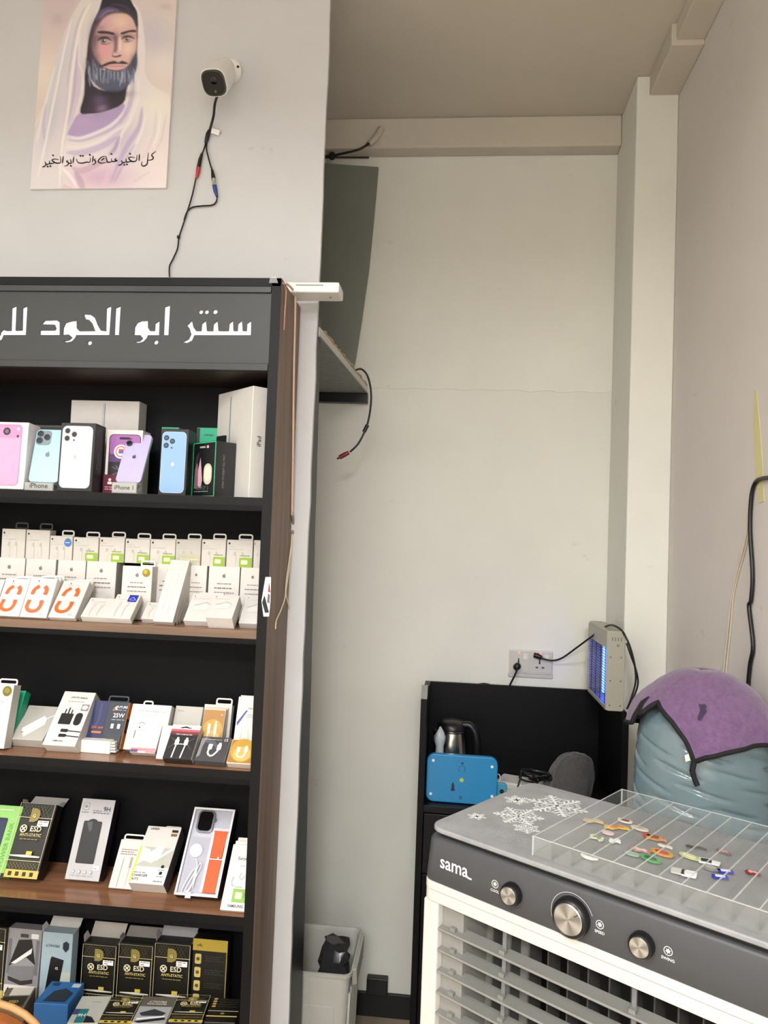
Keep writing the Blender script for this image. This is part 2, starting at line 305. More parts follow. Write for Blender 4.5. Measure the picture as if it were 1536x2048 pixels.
# ---------------------------------------------------------------- portrait print on the partition
WF = 1.83            # partition front face
PT = thing('portrait_print', 'unframed portrait print of a bearded man in a pale hooded robe', 'picture', UY(196, 377, WF-.004))
YP = WF-.0085
cn = [(90, -26), (355, -26), (332, 375.5), (60, 378)]
cw = [UY(x, y, YP) for x, y in cn]
mb = MB().m(M('#e9e4e2', .5)); f_ = cw; bk = [Vector((p.x, WF-.0003, p.z)) for p in cw]
mb.add(f_+bk, [(3, 2, 1, 0), (4, 5, 6, 7), (0, 1, 5, 4), (1, 2, 6, 5), (2, 3, 7, 6), (3, 0, 4, 7)]); mb.build('board', PT)
def paint():
    nu, nv = 200, 296; g = np.zeros((nv, nu, 2))
    c = np.array(cn, float); u = np.linspace(0, 1, nu)[None, :, None]; v = np.linspace(0, 1, nv)[:, None, None]
    g = (c[0]*(1-u)+c[1]*u)*(1-v)+(c[3]*(1-u)+c[2]*u)*v
    P = np.stack([(g[..., 0]-50)/.21484, g[..., 1]/.21484], -1)      # coordinates of the study sketch
    col = np.zeros((nv, nu, 3))
    def rgb(*a): return np.array(lin('%02x%02x%02x' % a))
    def blend(a, cc): col[:] = col*(1-a[..., None])+np.array(cc)*a[..., None]
    def sst(x): x = np.clip(x, 0, 1); return x*x*(3-2*x)
    def blob(x, y, rx, ry, cc, s=1., rot=0):
        dx, dy = P[..., 0]-x, P[..., 1]-y; a = math.radians(rot); X = dx*math.cos(a)+dy*math.sin(a); Yq = -dx*math.sin(a)+dy*math.cos(a)
        blend(np.exp(-((X/rx)**2+(Yq/ry)**2)*1.2)*s, rgb(*cc))
    def seg_d(a, b):
        a = np.array(a, float); b = np.array(b, float); d = b-a; t = np.clip(((P-a)@d)/max(d@d, 1e-9), 0, 1); return np.linalg.norm(P-(a+t[..., None]*d), axis=-1), t
    def cr(pts, closed, n=4):
        Q = [np.array(p, float) for p in pts]; m = len(Q); out = []
        for i in range(m if closed else m-1):
            g_ = (lambda j: Q[j % m]) if closed else (lambda j: Q[min(max(j, 0), m-1)])
            p0, p1, p2, p3 = g_(i-1), g_(i), g_(i+1), g_(i+2)
            for k in range(n):
                t = k/n; out.append(.5*(2*p1+(p2-p0)*t+(2*p0-5*p1+4*p2-p3)*t*t+(3*p1-p0-3*p2+p3)*t**3))
        if not closed: out.append(Q[-1])
        return out
    def poly(pts, cc, soft=8, s=1., n=3):
        q = cr(pts, True, n) if n > 1 else [np.array(p, float) for p in pts]; ins = np.zeros(P.shape[:2], bool); dm = np.full(P.shape[:2], 1e9)
        for i in range(len(q)):
            a, b = q[i], q[(i+1) % len(q)]; dm = np.minimum(dm, seg_d(a, b)[0])
            cond = (a[1] > P[..., 1]) != (b[1] > P[..., 1])
            xi = (b[0]-a[0])*(P[..., 1]-a[1])/(b[1]-a[1]+1e-12)+a[0]; ins ^= cond & (P[..., 0] < xi)
        sd = np.where(ins, dm, -dm); blend(sst(sd/(2*soft)+.5)*s, rgb(*cc))
    def stroke(pts, w, cc, soft=6, s=1., tap=True):
        q = cr(pts, False, 4); dm = np.full(P.shape[:2], 1e9)
        for i in range(len(q)-1):
            d, t = seg_d(q[i], q[i+1]); k = (i+t)/(len(q)-1); ww = w*(np.sqrt(np.clip(4*k*(1-k), .02, 1)) if tap else 1); dm = np.minimum(dm, d-ww/2)
        blend(sst(.5-dm/(2*soft))*s, rgb(*cc))
    # ground
    col[:] = rgb(222, 208, 204)
    blob(330, 0, 420, 420, (208, 190, 194), .8); blob(180, 700, 330, 260, (236, 224, 212), .8); blob(1200, 330, 200, 230, (196, 194, 214), .75); blob(1330, 150, 180, 200, (224, 214, 210), .7); blob(1300, 620, 260, 200, (234, 226, 224), .9)
    blob(300, 180, 60, 60, (186, 170, 178), .5); blob(1310, 60, 70, 40, (200, 186, 180), .6)
    # right shoulder and robe
    poly([(930, -30), (1010, 25), (1070, 110), (1100, 250), (1120, 480), (1112, 660), (1180, 790), (1300, 870), (1350, 960), (1360, 1760), (470, 1760), (330, 1560), (390, 1260), (520, 1060), (720, 1040), (930, 950), (960, 800), (1040, 640), (1046, 400), (1040, 200), (1000, 60)], (234, 227, 230), 8)
    blob(1230, 1000, 200, 190, (244, 240, 232), .9); blob(1240, 1500, 200, 260, (240, 226, 226), .8); blob(700, 1650, 330, 140, (214, 180, 206), .9); blob(900, 1300, 160, 220, (206, 192, 222), .7)
    # left hood and drape
    poly([(750, -40), (560, -30), (470, 90), (400, 220), (330, 430), (240, 760), (165, 1000), (95, 1250), (50, 1760), (340, 1760), (325, 1560), (370, 1350), (420, 1190), (520, 1040), (545, 880), (560, 640), (585, 380), (630, 220), (690, 90), (745, 10)], (224, 218, 222), 8)
    blob(560, 130, 90, 160, (232, 224, 212), .8, 20); blob(330, 640, 60, 300, (206, 210, 222), .8, 18); blob(240, 1120, 70, 280, (198, 198, 218), .8, 14); blob(470, 760, 70, 260, (208, 194, 216), .7, 8); blob(420, 1000, 60, 240, (214, 200, 222), .6, 12); blob(560, 420, 26, 220, (236, 226, 224), .7, 6)
    for p, w, cc, s in [([(610, 30), (520, 220), (470, 480), (430, 760), (400, 1040), (340, 1400), (320, 1740)], 26, (246, 240, 236), .9), ([(430, 200), (370, 440), (300, 780), (240, 1080), (180, 1380), (120, 1640)], 20, (246, 242, 240), .85),
                        ([(520, 300), (500, 560), (540, 700), (520, 900), (460, 1100), (400, 1260)], 24, (242, 232, 238), .7), ([(560, 60), (480, 260), (430, 520), (390, 800)], 18, (190, 180, 198), .6), ([(280, 620), (210, 880), (150, 1130), (110, 1320)], 22, (240, 236, 232), .8),
                        ([(490, 420), (470, 700), (450, 900), (400, 1150)], 22, (188, 174, 206), .6), ([(200, 960), (170, 1140), (180, 1300)], 26, (180, 180, 206), .5), ([(90, 1180), (130, 1080), (170, 1000)], 14, (240, 228, 216), .7)]: stroke(p, w, cc, 10, s)
    # shirt
    poly([(505, 1058), (610, 1066), (760, 1036), (915, 968), (935, 1040), (800, 1170), (620, 1255), (480, 1285), (395, 1262), (440, 1150)], (184, 164, 208), 10); blob(560, 1130, 130, 60, (196, 172, 210), .6); blob(700, 1090, 140, 40, (176, 158, 206), .5)
    for p, w, cc, s in [([(395, 1262), (500, 1285), (640, 1245), (800, 1165), (920, 1040), (960, 900)], 30, (240, 234, 242), .95), ([(390, 1300), (520, 1310), (680, 1260), (830, 1180), (960, 1040)], 26, (190, 172, 212), .7),
                        ([(385, 1365), (520, 1368), (680, 1320), (820, 1230), (960, 1130), (1020, 940)], 26, (242, 234, 240), .9), ([(390, 1420), (540, 1420), (720, 1360), (860, 1270)], 60, (196, 180, 218), .7),
                        ([(1010, 700), (1000, 860), (960, 1010), (880, 1150)], 44, (196, 184, 216), .75), ([(1060, 740), (1050, 920), (980, 1120), (900, 1250), (860, 1400)], 30, (244, 238, 240), .8), ([(1090, 1000), (1060, 1180), (960, 1340), (880, 1500), (800, 1700)], 46, (186, 172, 212), .7),
                        ([(1130, 1040), (1080, 1240), (1000, 1400), (920, 1540)], 24, (246, 240, 240), .8), ([(880, 1270), (840, 1380), (780, 1440)], 40, (160, 146, 188), .6), ([(1030, 1340), (960, 1450), (900, 1560), (830, 1700)], 22, (150, 136, 182), .45),
                        ([(340, 1560), (420, 1640), (480, 1740)], 30, (244, 236, 238), .9), ([(440, 1560), (520, 1590), (650, 1540), (760, 1480)], 60, (196, 160, 190), .55), ([(470, 1600), (520, 1700), (540, 1760)], 60, (176, 140, 172), .5), ([(780, 1600), (740, 1700), (700, 1760)], 40, (226, 198, 220), .7),
                        ([(1220, 1040), (1200, 1240), (1140, 1400), (1080, 1500)], 20, (226, 212, 216), .7), ([(1310, 1080), (1270, 1300), (1200, 1420)], 16, (222, 208, 212), .7), ([(1260, 1050), (1240, 1240), (1190, 1360)], 14, (250, 246, 242), .8), ([(1000, 1700), (1060, 1660), (1160, 1600)], 12, (214, 196, 186), .6)]: stroke(p, w, cc, 12, s)
    # neck
    poly([(565, 640), (550, 880), (512, 1045), (600, 1060), (740, 1040), (910, 965), (945, 840), (970, 700), (800, 840), (640, 800)], (56, 52, 64), 9); blob(690, 930, 70, 90, (104, 88, 122), .8); blob(715, 1010, 60, 34, (150, 126, 164), .8, -15); blob(610, 1010, 50, 40, (74, 64, 86), .7)
    # hair, shade side
    poly([(745, -40), (940, -40), (1010, 50), (1050, 150), (1046, 420), (1030, 560), (960, 640), (700, 640), (600, 700), (560, 760), (572, 560), (590, 380), (625, 230), (690, 90)], (50, 47, 60), 8)
    # face
    poly([(720, 190), (800, 135), (900, 125), (985, 150), (1030, 220), (1040, 330), (1036, 450), (1005, 540), (950, 620), (860, 670), (760, 650), (690, 580), (640, 500), (625, 400), (650, 300)], (222, 182, 178), 16)
    blob(640, 400, 50, 180, (96, 78, 98), .85); blob(670, 540, 46, 70, (120, 92, 110), .6); blob(880, 200, 110, 70, (238, 208, 190), .85); blob(760, 210, 60, 60, (214, 170, 182), .7); blob(735, 480, 62, 70, (232, 166, 178), .8); blob(960, 450, 66, 90, (244, 216, 202), .9); blob(880, 560, 60, 40, (232, 196, 190), .6); blob(700, 260, 60, 40, (150, 118, 140), .6)
    # hair strands
    stroke([(660, 190), (720, 110), (800, 85), (880, 105)], 40, (112, 96, 140), 12, .8); stroke([(690, 170), (760, 110), (830, 100)], 18, (150, 134, 172), 8, .7); stroke([(880, 90), (960, 110), (1020, 170), (1042, 250)], 40, (66, 60, 76), 10, .9); stroke([(800, 40), (900, 50), (980, 90)], 22, (84, 76, 104), 10, .7)
    # brows, eyes
    blob(735, 350, 100, 34, (88, 68, 84), .85); blob(950, 340, 80, 28, (110, 84, 96), .75); blob(840, 350, 34, 60, (112, 84, 104), .7)
    poly([(668, 296), (715, 286), (785, 292), (832, 308), (824, 326), (760, 316), (700, 314)], (44, 36, 46), 8, .95); poly([(892, 304), (950, 286), (1005, 276), (1034, 284), (1030, 300), (970, 302), (905, 322)], (42, 34, 42), 8, .95)
    poly([(694, 386), (722, 372), (765, 368), (798, 384), (768, 396), (720, 398)], (190, 178, 188), 4); poly([(904, 371), (935, 356), (975, 356), (1002, 365), (970, 377), (925, 379)], (198, 184, 188), 4)
    blob(732, 382, 24, 24, (36, 36, 44), 1.); blob(950, 366, 21, 20, (34, 34, 42), 1.); blob(742, 374, 7, 7, (250, 250, 252), 1.); blob(958, 358, 6, 6, (250, 250, 252), 1.)
    stroke([(672, 384), (705, 356), (760, 350), (806, 380)], 14, (30, 26, 36), 5, .95); stroke([(890, 372), (930, 342), (975, 340), (1020, 362)], 13, (30, 26, 36), 5, .95); stroke([(700, 404), (750, 414), (800, 398)], 9, (110, 76, 92), 5, .8); stroke([(910, 388), (955, 392), (1000, 376)], 8, (110, 76, 92), 5, .8)
    # nose
    stroke([(838, 330), (846, 400), (840, 470), (815, 510)], 34, (124, 92, 112), 12, .8); stroke([(884, 340), (886, 420), (884, 480)], 30, (244, 218, 206), 12, .8); blob(830, 500, 16, 14, (236, 206, 206), .9); stroke([(808, 520), (840, 528), (868, 524), (900, 512)], 14, (62, 42, 54), 6, .9); blob(880, 520, 12, 8, (30, 22, 30), .9)
    # beard
    poly([(568, 540), (610, 590), (690, 618), (730, 650), (850, 664), (930, 642), (985, 596), (1035, 490), (1046, 590), (1010, 720), (940, 812), (860, 856), (760, 850), (660, 790), (590, 690)], (92, 98, 122), 10)
    blob(620, 640, 60, 90, (78, 80, 100), .7); blob(1010, 580, 36, 80, (70, 72, 92), .7)
    rs = np.random.RandomState(3)
    for i in range(90):
        x = rs.uniform(590, 1010); y0 = 650+rs.uniform(-30, 60)+max(0, (700-x))*-.15; ln = rs.uniform(60, 130); lean = (x-800)*.12
        c2 = [(160, 170, 200), (190, 196, 216), (70, 74, 96), (120, 130, 160)][rs.randint(4)]; stroke([(x, y0), (x+lean*.4, y0+ln*.5), (x+lean*.2, y0+ln)], rs.uniform(6, 13), c2, 4, .55)
    for i in range(24):
        x = rs.uniform(580, 680); y0 = rs.uniform(550, 640); stroke([(x, y0), (x+10, y0+70)], 8, [(150, 156, 182), (56, 58, 74)][i % 2], 4, .5)
    blob(800, 872, 170, 34, (46, 46, 56), .9)
    poly([(704, 614), (760, 584), (830, 566), (868, 580), (905, 566), (962, 590), (925, 598), (865, 594), (790, 600), (740, 620)], (46, 40, 48), 8, .95); stroke([(740, 640), (790, 652), (860, 660), (930, 642)], 14, (44, 40, 52), 6, .8)
    poly([(752, 618), (800, 608), (850, 604), (900, 606), (935, 614), (890, 640), (830, 648), (785, 640)], (228, 178, 182), 5, n=2); stroke([(752, 618), (840, 618), (935, 614)], 6, (150, 96, 108), 3, .8); blob(866, 566, 14, 10, (214, 190, 196), .8)
    # verts
    V = []; Fc = []
    inv = _roots[PT.name].inverted()
    for j in range(nv):
        for i in range(nu): V.append(inv @ UY(g[j, i, 0], g[j, i, 1], YP-.0004))
    for j in range(nv-1):
        for i in range(nu-1): a = j*nu+i; Fc.append((a, a+nu, a+nu+1, a+1))
    me = bpy.data.meshes.new('painted_print'); me.from_pydata(V, [], Fc); at = me.color_attributes.new('Col', 'FLOAT_COLOR', 'POINT')
    buf = np.ones((nv*nu, 4), np.float32); buf[:, :3] = col.reshape(-1, 3); at.data.foreach_set('color', buf.ravel()); me.materials.append(M('#ffffff', .35, kind='vcol'))
    o = bpy.data.objects.new('painted_print', me); C.objects.link(o); o.parent = PT; me.update()
paint()
mb = MB().m(M('#1c141c', .5)); o = Vector((0, YP-.0009, 0))
def ink(pts, w=17, tp=True):
    q = [UY(70+.1693*x, 280+.1691*y, YP) for x, y in pts]; q = smooth_path([(p.x, p.z, 0) for p in q], 5); ribbon(mb, [(p.x, p.y) for p in q], w*.1693*.00128, o, X_, Z_, taper=tp)
def inkdot(x, y): ink([(x-10, y-7), (x, y), (x+9, y+7)], 18, False)
for s in ([(1430, 135), (1380, 178), (1400, 212), (1378, 236), (1325, 242)], [(1340, 150), (1332, 240), (1322, 290), (1285, 311), (1260, 292), (1268, 255)], [(1236, 168), (1230, 250)], [(1206, 178), (1202, 235), (1180, 256), (1140, 252), (1108, 216), (1140, 204), (1182, 214)], [(1150, 252), (1085, 262), (1080, 222)], [(1084, 260), (1040, 270), (1022, 240)], [(1042, 266), (1014, 295), (982, 300)],
          [(968, 213), (944, 234), (972, 246), (915, 256), (904, 218)], [(915, 256), (860, 262), (838, 188)], [(852, 264), (780, 276), (748, 250), (790, 205), (832, 194)], [(782, 246), (826, 212)], [(722, 224), (700, 236), (718, 256), (710, 280), (678, 296)], [(690, 188), (680, 268)], [(656, 208), (650, 262), (608, 264), (560, 276), (508, 266), (490, 222)],
          [(462, 198), (450, 278)], [(420, 228), (428, 276), (392, 276)], [(396, 240), (374, 256), (398, 272), (386, 300), (348, 312)], [(336, 192), (326, 278)], [(300, 192), (306, 262), (280, 276), (240, 270), (203, 240), (240, 228), (284, 238)], [(242, 270), (180, 281), (174, 246)], [(182, 280), (136, 290), (120, 256)], [(138, 288), (112, 314), (86, 320)]): ink(s)
for d in ((1125, 165), (1058, 296), (1088, 290), (906, 168), (650, 178), (540, 190), (568, 190), (426, 308), (216, 184), (152, 316), (184, 312)): inkdot(*d)
mb.build('calligraphy', PT, label='black Arabic calligraphy line')

# ---------------------------------------------------------------- security camera
bc = UY(461, 146, WF); CT = thing('security_camera', 'white bullet security camera with black face on the partition', 'camera', bc)
WHT = M('#e9e8e2', .35)
BPL = MB().m(WHT).lathe([(.001, 0), (.031, 0), (.032, .004), (.030, .010), (.018, .013), (.001, .013)], Vector((bc.x, WF-.0003, bc.z)), -Y_, 32, caps=False).build('base_plate', CT, smooth=35)
for q in range(3):
    a = math.radians(20+120*q); MB().m(M('#222222', .4)).lathe([(.001, .0), (.0035, .0), (.0035, .002), (.001, .002)], bc+Vector((.024*math.cos(a), -.0105, .024*math.sin(a))), -Y_, 10).build('screw', BPL)
B0, B1 = UY(449, 140, 1.772), UY(417, 179, 1.68); ax = (B1-B0).normalized(); sx = ax.cross(Z_).normalized(); up = sx.cross(ax).normalized()
MB().m(WHT).tube([bc+Vector((0, -.012, 0)), bc.lerp(B0, .5)+Vector((.004, 0, 0)), B0+ax*.012], [.013, .012, .016], 16).build('mount_arm', CT, smooth=50)
def sq(t, e=3.2): c, s = abs(math.cos(t)), abs(math.sin(t)); return (c**e+s**e)**(-1/e)
mb = MB().m(WHT).lathe([(.006, -.012), (.020, -.008), (.027, .0), (.0292, .014), (.0302, .05), (.031, .088), (.0312, .094), (.0285, .094), (.0285, .088)], B0, ax, 40, fn=sq, start=sx); HS = mb.build('housing', CT, smooth=40)
MB().m(M('#33352f', .35)).lathe([(.028, .085), (.0288, .094), (.0285, .0975), (.025, .0975), (.0245, .0955)], B0, ax, 40, fn=sq, start=sx, caps=False).build('bezel', HS, smooth=40)
MB().m(M('#0b0d14', .12)).lathe([(.001, .0956), (.0247, .0956), (.0247, .094), (.001, .094)], B0, ax, 40, fn=sq, start=sx, caps=False).build('face_window', HS, smooth=40)
MB().m(M('#6a6d72', .3)).lathe([(.001, .0972), (.0028, .0972), (.0028, .0955), (.001, .0955)], B0-up*.0185, ax, 12, caps=False).build('light_sensor', HS)
MB().m(M('#05060a', .08)).lathe([(.001, .0975), (.007, .097), (.009, .0957), (.001, .0957)], B0+up*.004, ax, 20, caps=False).build('lens', HS, smooth=60)
Yw = WF-.006
KC = thing('camera_cable', 'black camera cable with red and blue connectors hanging down the partition', 'cable', UY(339, 551, Yw)); BLK = M('#101012', .4)
def wl(pts, off=0): return smooth_path([UY(x, y, Yw-off) for x, y in pts])
MB().m(BLK).tube(smooth_path([B0+ax*.075-up*.026, UY(430, 206, Yw-.05), UY(427, 232, Yw-.02), UY(419, 262, Yw)]), .0032, 8).build('main_lead', KC, smooth=60)
MB().m(BLK).tube([UY(419, 260, Yw), UY(416, 268, Yw), UY(413, 280, Yw), UY(411, 286, Yw)], [.0035, .0058, .0052, .003], 10).build('splitter', KC, smooth=60)
MB().m(BLK).tube(wl(((412, 284), (408, 298), (404, 308))), .0019, 6).build('power_lead', KC, smooth=60)
MB().m(BLK).tube([UY(404, 307, Yw), UY(400, 320, Yw), UY(397, 336, Yw)], [.003, .0048, .0052], 10).build('power_plug', KC, smooth=50)
MB().m(M('#b5303c', .4)).tube([UY(397, 335, Yw), UY(395, 348, Yw), UY(392.5, 357, Yw)], [.0056, .0048, .0028], 10).build('red_connector', KC, smooth=50, label='red connector')
MB().m(BLK).tube(wl(((392, 356), (384, 392), (374, 425), (366, 450), (358, 475), (355, 497), (346, 518), (339, 533), (339, 554))), .0019, 6).build('lower_lead', KC, smooth=60)
MB().m(BLK).tube(wl(((414, 284), (413, 298), (418, 320), (424, 340))), .0021, 6).build('video_lead', KC, smooth=60)
MB().m(BLK).tube([UY(424, 339, Yw), UY(426, 350, Yw), UY(427.5, 360, Yw)], [.0028, .0048, .0056], 10).build('video_plug', KC, smooth=50)
MB().m(M('#c9c6bd', .25, .9)).tube([UY(427.5, 358, Yw), UY(428.5, 366, Yw), UY(429, 371, Yw)], [.0058, .0045, .006], 12).build('metal_collar', KC, smooth=40)
MB().m(M('#2c3f86', .4)).tube([UY(429, 371, Yw), UY(431, 382, Yw), UY(434, 393, Yw)], [.0056, .0052, .003], 10).build('blue_connector', KC, smooth=50, label='blue connector')
MB().m(BLK).tube(wl(((434, 391), (433, 402), (425, 410), (402, 412), (384, 415), (374, 424), (368, 440))), .0019, 6).build('return_lead', KC, smooth=60)
MB().m(BLK).lathe([(.001, -.005), (.0045, -.002), (.0045, .002), (.001, .005)], UY(357, 474, Yw), Z_, 8).build('cable_tie', KC)
q = [UY(x, y, Yw-.002) for x, y in ((424, 256), (440, 261), (437, 271), (422, 266))]; mb = MB().m(M('#efefee', .5)); mb.add(q+[p+Vector((0, .0006, 0)) for p in q], [(3, 2, 1, 0), (4, 5, 6, 7), (0, 1, 5, 4), (1, 2, 6, 5), (2, 3, 7, 6), (3, 0, 4, 7)]); mb.build('paper_flag', KC)

# ---------------------------------------------------------------- display unit
CF, CB, CR, CL = 1.62, 1.826, -.398, -1.3
ZS = [UY(540, 996, CF+.012).z, UY(520, 1262, CF+.012).z, UY(508, 1543, CF+.012).z, UY(495, 1835, CF+.012).z]; ZS.append(UY(300, 1988, 1.742).z-.043)
ZT = 2.18; ZH = UY(548, 742, CF).z
DU = thing('display_unit', 'tall black shelving unit with cut-out Arabic sign and walnut shelves', 'shelf', ((CL+CR)/2, (CF+CB)/2, 0))
NAVY = M('#030409', .6, spec=.2); BLKP = M('#08090b', .5, spec=.25); WAL = M('#8a6248', .22, kind='wood', axis=0); WALS = M('#7c695b', .6, kind='wood', axis=2)
MB().m(WALS).box((CR-.018, CF+.002, 0), (CR, CB, ZT-.002)).m(BLKP).box((CR-.0225, CF, 0), (CR-.0005, CF+.002, ZT-.002)).m(NAVY).box((CR-.0205, CF+.002, 0), (CR-.018, CB, ZT-.002)).build('side_panel', DU)
MB().m(NAVY).box((CL, CF, 0), (CL+.02, CB, ZT-.002)).build('side_panel', DU)
box('back_panel', (CL+.02, CB-.006, .06), (CR-.0205, CB, ZT-.02), NAVY, DU)
box('top_panel', (CL, CF, ZT-.0195), (CR-.001, CB, ZT), BLKP, DU, bevel=.001)
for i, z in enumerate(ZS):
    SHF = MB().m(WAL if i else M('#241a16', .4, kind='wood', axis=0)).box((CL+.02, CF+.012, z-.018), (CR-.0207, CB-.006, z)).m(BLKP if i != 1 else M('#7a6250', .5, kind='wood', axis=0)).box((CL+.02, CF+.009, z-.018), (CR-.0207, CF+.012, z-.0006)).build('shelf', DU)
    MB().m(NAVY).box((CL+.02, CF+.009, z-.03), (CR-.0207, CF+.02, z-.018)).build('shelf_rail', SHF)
box('plinth', (CL+.02, CF+.02, 0), (CR-.0207, CF+.035, .06), NAVY, DU)
box('bottom_board', (CL+.02, CF+.035, .042), (CR-.0207, CB-.006, .06), NAVY, DU)
box('header_soffit', (CL+.02, CF+.012, ZH), (CR-.0207, CB-.006, ZH+.012), M('#2a1c18', .5, kind='wood', axis=0), DU)
# header: dark panel with the letters cut through it, white sheet behind
hx0, hx1, hz0, hz1 = CL+.02, CR-.023, ZH, ZT-.02
cu = bpy.data.curves.new('tmp', 'CURVE'); cu.dimensions = '2D'; cu.fill_mode = 'BOTH'; cu.extrude = .002
def spl(pts):
    s = cu.splines.new('POLY'); s.points.add(len(pts)-1)
    for p, q in zip(s.points, pts): p.co = (q[0], q[1], 0, 1)
    s.use_cyclic_u = True
spl([(hx0, hz0), (hx1, hz0), (hx1, hz1), (hx0, hz1)])
z4 = lambda p: (240+.1953*p[0], 590+.1953*p[1]); z3 = lambda p: (.1823*p[0], 590+.1823*p[1])
LET = [(z4, [(1340, 412), (1345, 260), (1300, 294), (1296, 366), (1256, 366), (1250, 260), (1208, 292), (1204, 366), (1162, 366), (1158, 260), (1118, 292), (1112, 366), (1008, 366), (1000, 260), (958, 294), (952, 366), (890, 366), (880, 260), (838, 292), (832, 366), (778, 366), (752, 330), (737, 258), (686, 310), (712, 345), (726, 400), (700, 452), (632, 484), (690, 492), (738, 468), (762, 412)]),
       (z4, [(458, 122), (514, 103), (497, 412), (446, 412)]),
       (z4, [(406, 260), (401, 412), (287, 412), (275, 442), (240, 478), (190, 493), (148, 478), (202, 470), (232, 442), (210, 412), (144, 412), (150, 330), (175, 284), (215, 266), (287, 261), (287, 335), (305, 366), (355, 366), (360, 290)]),
       (z3, [(1268, 142), (1326, 118), (1306, 440), (1254, 440)]),
       (z3, [(1223, 118), (1201, 440), (838, 440), (826, 470), (790, 510), (735, 521), (692, 505), (755, 494), (790, 464), (755, 434), (688, 440), (694, 360), (720, 304), (780, 286), (842, 278), (843, 366), (870, 394), (1040, 392), (1010, 312), (976, 272), (940, 268), (918, 208), (990, 214), (1042, 250), (1072, 330), (1104, 386), (1160, 394), (1167, 142)]),
       (z3, [(490, 278), (620, 274), (656, 302), (656, 440), (439, 440), (439, 386), (600, 386), (613, 366), (600, 326), (455, 322)]),
       (z3, [(303, 118), (285, 440), (42, 440), (20, 490), (-40, 522), (-90, 520), (-30, 480), (-2, 440), (8, 404), (36, 378), (62, 390), (120, 390), (128, 142), (184, 116), (172, 390), (242, 386), (248, 142)])]
for fn_, p in LET: q = [UY(*fn_(a), CF+.004) for a in p]; spl([(a.x, a.z) for a in q][::-1])
for fn_, x, y, r in ((z4, 830, 174, 22), (z4, 888, 174, 22), (z4, 976, 172, 24), (z4, 370, 485, 23), (z3, 985, 526, 25)):
    q = [UY(*fn_((x+r*math.cos(k*math.pi/8), y+r*math.sin(k*math.pi/8))), CF+.004) for k in range(16)]; spl([(a.x, a.z) for a in q])
ob = bpy.data.objects.new('tmp', cu); C.objects.link(ob); bpy.context.view_layer.update(); me = bpy.data.meshes.new_from_object(ob.evaluated_get(bpy.context.evaluated_depsgraph_get()))
mb = MB().m(M('#2c2f2f', .45)); mb.add([Vector((v.co.x, CF+.005-v.co.z, v.co.y)) for v in me.vertices], [tuple(p.vertices) for p in me.polygons]); bpy.data.objects.remove(ob); bpy.data.curves.remove(cu); bpy.data.meshes.remove(me)
SGP = mb.build('sign_panel', DU, label='dark sign panel with cut-out Arabic letters')
box('sign_backing', (hx0, CF+.0072, hz0+.005), (hx1, CF+.011, hz1-.004), M('#f0eef8', .4), SGP, label='white sheet behind the letters')
for a, b in ((hz0, hz0+.016), (hz1-.014, hz1)): MB().m(M('#262929', .4)).box((hx0, CF-.002, a), (hx1, CF+.003, b)).build('sign_moulding', SGP, bevel=.001)
# clear tape left at the unit's top corner, sticker on its edge
mb = MB().m(M('#b8b8b8', .2, kind='clear', a=.35)); mb.add([UY(x, y, CF-.0025) for x, y in ((540, 556), (552, 552), (556, 566), (538, 566))], [(3, 2, 1, 0)]); mb.build('tape_scrap', DU)
def sk(pts, c, e): mb.m(c).add([UY(x, y, CF-.0006-e) for x, y in pts], [tuple(range(len(pts)))[::-1]])
mb = MB(); sk(((531, 1154), (542, 1154), (541, 1200), (538, 1233), (527, 1233), (523, 1202)), '#efefef', 0); sk(((538, 1162), (541, 1185), (536, 1184)), '#8f2030', .0002); sk(((529, 1190), (538, 1225), (530, 1226), (524, 1205)), '#15151a', .0002); sk(((536, 1186), (540, 1190), (539, 1208), (534, 1204)), '#5c5c60', .0002)
mb.build('sticker', DU, label='red, white and black sticker on the unit edge')
# white device lying on the unit's top, overhanging to the right
a = UY(682, 600, 1.745); r0 = UY(678, 582, 1.715)
RT = thing('white_adapter_box', 'flat white vented box overhanging the display unit corner', 'device', (-.36, 1.75, ZT))
MB().m(M('#ecebe6', .4)).box((-.416, 1.715, ZT+.0002), (r0.x, 1.783, ZT+.025)).build('case', RT, bevel=.004, seg=3)
mb = MB().m(M('#9a9a96', .5))
for k in range(12): mb.flat(rrect(-.003, -.0018, .003, .0018, .0017), Vector((-.385+k*.0055, 1.7145, ZT+.017)), X_, Z_)
mb.build('vent_slots', RT)
MB().m(M('#8a8680', .4)).lathe([(.0008, 0), (.003, 0), (.003, .002), (.0008, .002)], Vector((-.31, 1.75, ZT+.0003)), -Z_, 10).build('screw', RT)
# pale wires down the unit's side
Xs = CR+.0035
def side(pts): return smooth_path([UX(x, y, Xs) for x, y in pts])
WR = thing('side_wire', 'cream twin wire trailing down the walnut side of the display unit', 'wire', UX(585, 1240, Xs))
MB().m(M('#d9b9a4', .5)).tube(side(((571, 566), (583, 576), (590, 590), (590, 640), (588, 720), (587, 800), (586, 900), (585, 960), (584, 1030))), .0028, 8).build('upper_wire', WR, smooth=60)
MB().m(M('#8a8378', .5)).tube(side(((584, 1025), (586, 1040), (587, 1055), (585, 1068))), [.0035]*18+[.003], 8).build('twisted_joint', WR, smooth=60)
MB().m(M('#d6cdb0', .5)).tube(side(((585, 1066), (580, 1110), (573, 1160), (570, 1195), (562, 1220), (553, 1240), (551, 1258))), .0016, 6).build('left_strand', WR, smooth=60)
MB().m(M('#d6cdb0', .5)).tube(side(((586, 1066), (582, 1110), (575, 1160), (572, 1185), (577, 1210), (583, 1232), (584, 1246))), .0016, 6).build('right_strand', WR, smooth=60)
